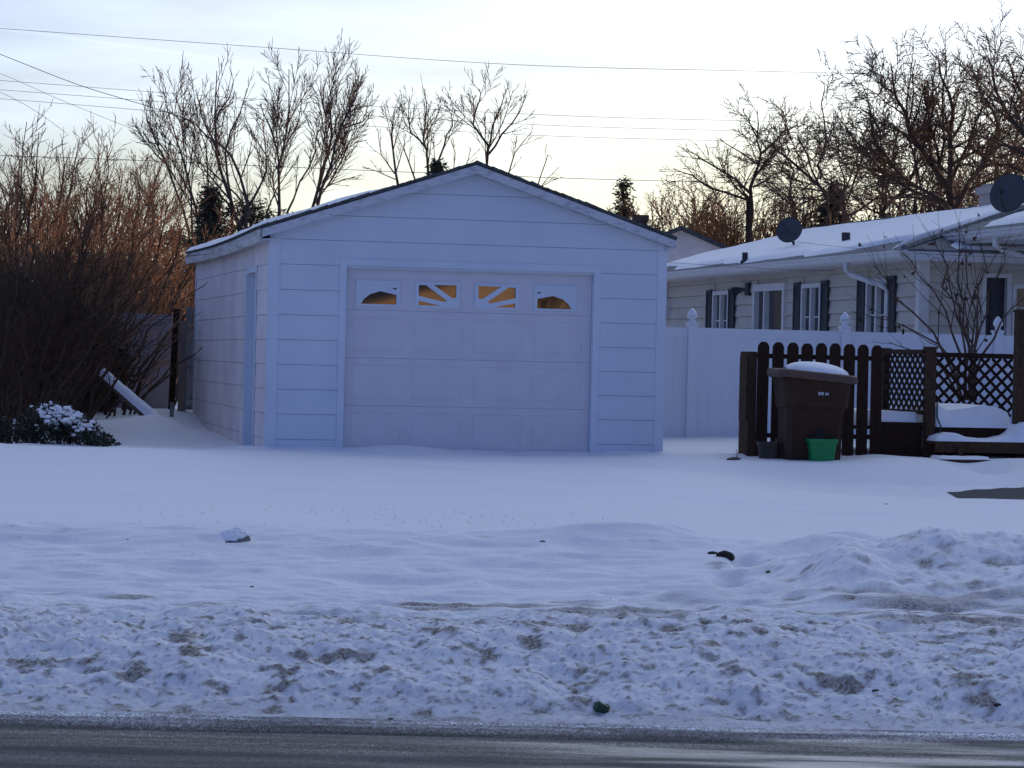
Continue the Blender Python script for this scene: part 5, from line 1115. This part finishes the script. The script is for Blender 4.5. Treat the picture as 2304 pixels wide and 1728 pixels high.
conifer('dark dense yew deep inside the front thicket at the left edge', 40, 36, 640, .95, 507, 'conifer', 9000, ball=True, base_py=900, name='yew_bush')
conifer('dark dense yew inside the thicket behind the fallen log', 165, 36.6, 700, .75, 508, 'conifer', 7000, ball=True, base_py=900, name='yew_bush')
g_ = Grow(650, rmin=.012, up=.35, wig=.1, ang=(22, 50), dens=1.0, maxlev=2, stepl=.35)
for k_ in range(11): g_.branch((20.6, -12.5, 2.0+.12*k_), Vector((math.cos(k_*1.3)*.6, math.sin(k_*1.3)*.5, .8)).normalized(), 3.2, .06, 0)
g_.th.append(((20.6, -12.5, .3), (20.6, -12.5, 2.25), .12, .08))
g_.finish('bare_tree', 'bare street tree in front of the tan house across the road', 'tree', (20.6, -12.5, .3), M['bark'], M['bark'])
for k_, (x_, y_) in enumerate(((15.2, -21), (18.5, -27.5), (23.5, -28), (28.5, -27.5))):
    tt = conifer('dark evergreen behind the tan house across the road', 1152, 60, 330, 2.0, 700+k_, 'conifer', 7000); tt.location = (x_, y_, .4); tt['group'] = 'evergreens behind the tan house'; tt['label'] = 'dark evergreen '+('at the left end', 'left of the middle', 'right of the middle', 'at the right end')[k_]+' of the row behind the tan house across the road'
# low evergreen with snow on it, front left
ev = at(120, 1000, 28.8); ev.z = gz(ev.x, 28.8); ET = thing('evergreen_shrub', 'low dark broad-leaved evergreen shrub dusted with snow at the left edge', 'shrub', ev, 0)
Rr = np.random.default_rng(9); V = []; Fq = []; VS = []; FS = []; k = 0; ks = 0
for (cx_, cz_, rx_, rzz, nn) in ((-.75, .14, .35, .22, 900), (-.45, .12, .35, .16, 700), (-.05, .22, .36, .26, 1500), (.25, .16, .28, .20, 1000), (.48, .07, .18, .09, 380), (.62, .03, .10, .05, 120), (-1.15, .2, .4, .25, 700)):
    for i in range(nn):
        a = Rr.normal(0, 1, 3); a /= np.linalg.norm(a); rr = Rr.random()**.4; c_ = np.array([cx_+a[0]*rx_*rr, a[1]*.35*rr, cz_+a[2]*rzz*rr])
        d_ = a+Rr.normal(0, .6, 3); d_ /= np.linalg.norm(d_); l_ = Rr.uniform(.03, .07); w_ = np.cross(d_, Rr.normal(0, 1, 3)); w_ /= np.linalg.norm(w_)
        V += [c_-d_*l_/2, c_+w_*l_*.22, c_+d_*l_/2, c_-w_*l_*.22]; Fq.append((k, k+1, k+2, k+3)); k += 4
fast('leaves', V, Fq, M['leaf'], ET, smooth=False)
g_ = Grow(77, rmin=.003, up=.2, wig=.15, ang=(20, 50), dens=2.0, maxlev=2, stepl=.12)
for k_ in range(26):
    a_ = Rr.uniform(0, math.pi); p0 = (Rr.uniform(-1.0, .4), Rr.uniform(-.2, .2), -.05); g_.branch(p0, Vector((math.cos(a_)*.8, Rr.uniform(-.4, .4), .45)).normalized(), Rr.uniform(.25, .5), .007, 1)
tube_mesh('branches', g_.th+g_.tw, 3, M['bush_stem'], ET)
blob = []; fb_ = []; kb = 0
for i in range(360):
    cx_, cz_ = [(-.02, .42), (.10, .39), (.22, .33), (.34, .25), (-.75, .28), (.08, .36), (.0, .36), (-.95, .3)][i % 8]; c_ = np.array([cx_+Rr.normal(0, .07), Rr.normal(-.12, .12), cz_-.045+Rr.normal(0, .045)]); s_ = Rr.uniform(.008, .024)
    n1_, n2_ = 6, 10
    for a in range(n1_+1):
        for b in range(n2_):
            th_a = math.pi*a/n1_; ph_b = 2*math.pi*b/n2_; q_ = 1+.25*math.sin(3*ph_b+i)*math.sin(th_a)
            blob.append(c_+np.array([s_*1.5*q_*math.sin(th_a)*math.cos(ph_b), s_*1.3*q_*math.sin(th_a)*math.sin(ph_b), s_*.85*math.cos(th_a)]))
    for a in range(n1_):
        for b in range(n2_): fb_.append((kb+a*n2_+b, kb+a*n2_+(b+1) % n2_, kb+(a+1)*n2_+(b+1) % n2_, kb+(a+1)*n2_+b))
    kb += (n1_+1)*n2_
fast('snow_clumps', blob, fb_, M['snow'], ET)

# ------------------------------------------------------------------ overhead wires
WG = 'overhead wires'
def wire(label, pts, Y, r=.010, Y2=None):
    Y2 = Y if Y2 is None else Y2; n = len(pts); P = [at(px, py, Y+(Y2-Y)*i/(n-1)) for i, (px, py) in enumerate(pts)]
    out = []
    for i in range(n-1):
        p0 = P[max(0, i-1)]; p1 = P[i]; p2 = P[i+1]; p3 = P[min(n-1, i+2)]
        for k in range(8): t = k/8; out.append(.5*((2*p1)+(-p0+p2)*t+(2*p0-5*p1+4*p2-p3)*t*t+(-p0+3*p1-3*p2+p3)*t**3))
    out.append(P[-1]); o0 = out[0].copy(); m1 = MB(); m1.tube([p-o0 for p in out], r*.40, 5); o = m1.build('utility_wire', M['wire']); o.location = o0; tag(o, label, 'wire', WG)
wire('highest wire, crossing the whole sky from left to right', [(-300, 44), (0, 64), (560, 104), (1150, 145), (1700, 160), (2400, 176)], 48, .011)
wire('upper of the three close parallel wires behind the bare trees', [(-300, 160), (0, 181), (560, 222), (1150, 255), (1600, 270), (2400, 285)], 50)
wire('middle of the three close parallel wires behind the bare trees', [(-300, 182), (0, 202), (560, 243), (1150, 278), (1600, 293), (2400, 312)], 50)
wire('lower of the three close parallel wires behind the bare trees', [(-300, 204), (0, 222), (560, 266), (1150, 302), (1600, 316), (2400, 334)], 50)
wire('low heavy wire passing just above the garage roof', [(-300, 340), (240, 358), (560, 372), (960, 389), (1340, 403), (1800, 414), (2400, 428)], 49, .014)
wire('steep service wire dropping from the upper left corner of the sky', [(-250, 25), (0, 122), (180, 192), (355, 246), (520, 305)], 44, .014)
wire('second sloping wire at the left under the steep service wire', [(-200, 90), (0, 165), (130, 222), (260, 275), (400, 330)], 45, .008)
wire('short sloping wire dropping into the shrubs at the left edge', [(-200, 120), (0, 207), (80, 250), (150, 300)], 46, .009)
wire('thin black cable from the garage corner to the eave of the long house', [(1440, 585), (1497, 590), (1640, 599), (1800, 608), (1880, 608)], 36.5, .007, 41.5)
wire('thin black cable from the small satellite dish along the roof', [(1782, 543), (1870, 553), (2010, 566), (2160, 575), (2320, 580)], 41.5, .007, 34.5)

# ------------------------------------------------------------------ small things in the snow
def lump(name, px, py, Y, sx, sy, sz, m_, label, cat, seed, snowcap=False, rot=0):
    q = at(px, py, Y); q.z = gz(q.x, q.y)-(.006 if name == 'rock' else .004); R = random.Random(seed); n1_, n2_ = 9, 14; vs_ = []; fs = []
    for a in range(n1_+1):
        for b in range(n2_):
            ta = math.pi*a/n1_; pb_ = 2*math.pi*b/n2_; k = 1+.22*P1(math.cos(pb_)*1.8+seed, 3)+.25*P1(math.cos(ta)*2.3+math.sin(pb_)*2+seed*3, 4)
            vs_.append((sx*k*math.sin(ta)*math.cos(pb_), sy*k*math.sin(ta)*math.sin(pb_), sz*k*math.cos(ta)))
    for a in range(n1_):
        for b in range(n2_): fs.append((a*n2_+b, a*n2_+(b+1) % n2_, (a+1)*n2_+(b+1) % n2_, (a+1)*n2_+b))
    mb = MB(); mb.add(vs_, fs); o = mb.build(name, M[m_], smooth=False); o.location = q; o.rotation_euler = (0, 0, rot); tag(o, label, cat)
    return o, q
def onz(px, py):     # where that pixel's line of sight meets the snow
    lo = None
    for k in range(2600):
        Y = 10.6+k*.01; p = at(px, py, Y)
        if p.z <= gz(p.x, Y)+.002: return p
    return p
def lump_at(name, px, py, *a, **k): p = onz(px, py); return lump(name, px, py, p.y, *a, **k)
o, q = lump_at('rock', 535, 1216, .080, .06, .060, 'rock', 'grey rock with a snow cap at the edge of the lawn', 'rock', 5)
c, _ = lump('rock_snow', 0, 0, 20, .090, .065, .045, 'snow', 'x', 'x', 6); c.parent = o; c.location = (-.022, .0, .032)
for kk in ('category', 'label'): del c[kk]
lump_at('dirt_clod', 1632, 1252, .055, .04, .036, 'clod', 'large black dirt clod in the broken snow edge at the right', 'clod', 8)
lump_at('dirt_clod', 1604, 1245, .035, .03, .016, 'clod', 'flat dark dirt clod just left of the large black one', 'clod', 9)
lump_at('dirt_clod', 1728, 1288, .018, .012, .014, 'log', 'small reddish dirt clod below and right of the large black one', 'clod', 10)
DG = 'bits of grit and bark on the snowbank'
for i, (px, py, s_, lb) in enumerate(((456, 1612, .010, 'small dark stone low on the snowbank at the left'), (288, 1213, .010, 'tiny dark speck of bark on the lawn edge at the left'), (567, 1320, .012, 'small dark bit of bark in the middle of the left slope'), (1970, 1553, .012, 'small dark stone on the snowbank near the right'), (1372, 1347, .008, 'small bark chip on the smooth slope right of centre'),
                                     (2245, 1585, .013, 'brown bark chip low on the snowbank at the far right'), (880, 1616, .012, 'dark pebble at the foot of the snowbank near the centre'), (1437, 1670, .016, 'flat dark chip lying on the slush of the road'), (1994, 1134, .014, 'brown leaf on the lawn in front of the wet drive'), (1220, 1218, .016, 'dark bit of bark on the snow crest right of centre'))):
    o, q = lump_at('debris_chip', px, py, s_*1.4, s_, s_*.6, 'clod' if i % 3 else 'log', lb, 'debris', 20+i); o['group'] = DG
p = onz(1352, 1600)
CN = thing('crushed_can', 'crumpled green and yellow drink can at the foot of the snowbank', 'can', (p.x, p.y-.01, gz(p.x, p.y-.01)+.022), 0)
m1 = MB(); R = random.Random(3); n = 14
for i in range(5):
    pass
rings = [(.0, .020), (.012, .024), (.030, .019), (.048, .023), (.058, .024)]
vs_ = []; fs = []
for i, (x, r_) in enumerate(rings):
    for k in range(n): an = 2*math.pi*k/n; rr = r_*(1+R.uniform(-.16, .16)); vs_.append((x-.03+R.uniform(-.003, .003), rr*math.cos(an), rr*math.sin(an)))
for i in range(len(rings)-1):
    for k in range(n): fs.append((i*n+k, i*n+(k+1) % n, (i+1)*n+(k+1) % n, (i+1)*n+k))
fs.append(tuple(range(n))); m1.add(vs_, fs); cb_ = m1.build('can_body', M['can_green'], CN); cb_.rotation_euler = (0, .3, .5)
m1 = MB(); m1.tube([(.028, 0, 0), (.033, 0, 0)], [.0245, .022], 14); cb2 = m1.build('can_end', M['can_yellow'], CN); cb2.rotation_euler = (0, .3, .5)
# dry grass tips poking from the lawn
g_ = []
Rg = random.Random(8)
for k in range(90):
    px = Rg.gauss(980, 130) if k % 3 else Rg.uniform(200, 1500); py = Rg.gauss(1192, 12) if k % 3 else Rg.uniform(1150, 1215)
    Y = 16.9+Rg.uniform(0, 2.2); x = (px-1152)/6000*Y; z = gz(x, Y); h_ = Rg.uniform(.005, .018); g_.append(((x, Y, z-.01), (x+Rg.gauss(0, .012), Y+Rg.gauss(0, .01), z+h_), .0014, .0007))
gr = tube_mesh('grass_tips', g_, 3, M['grass'], None); gr['kind'] = 'stuff'; gr['label'] = 'sparse dry grass tips poking through the lawn snow'; gr['category'] = 'grass'
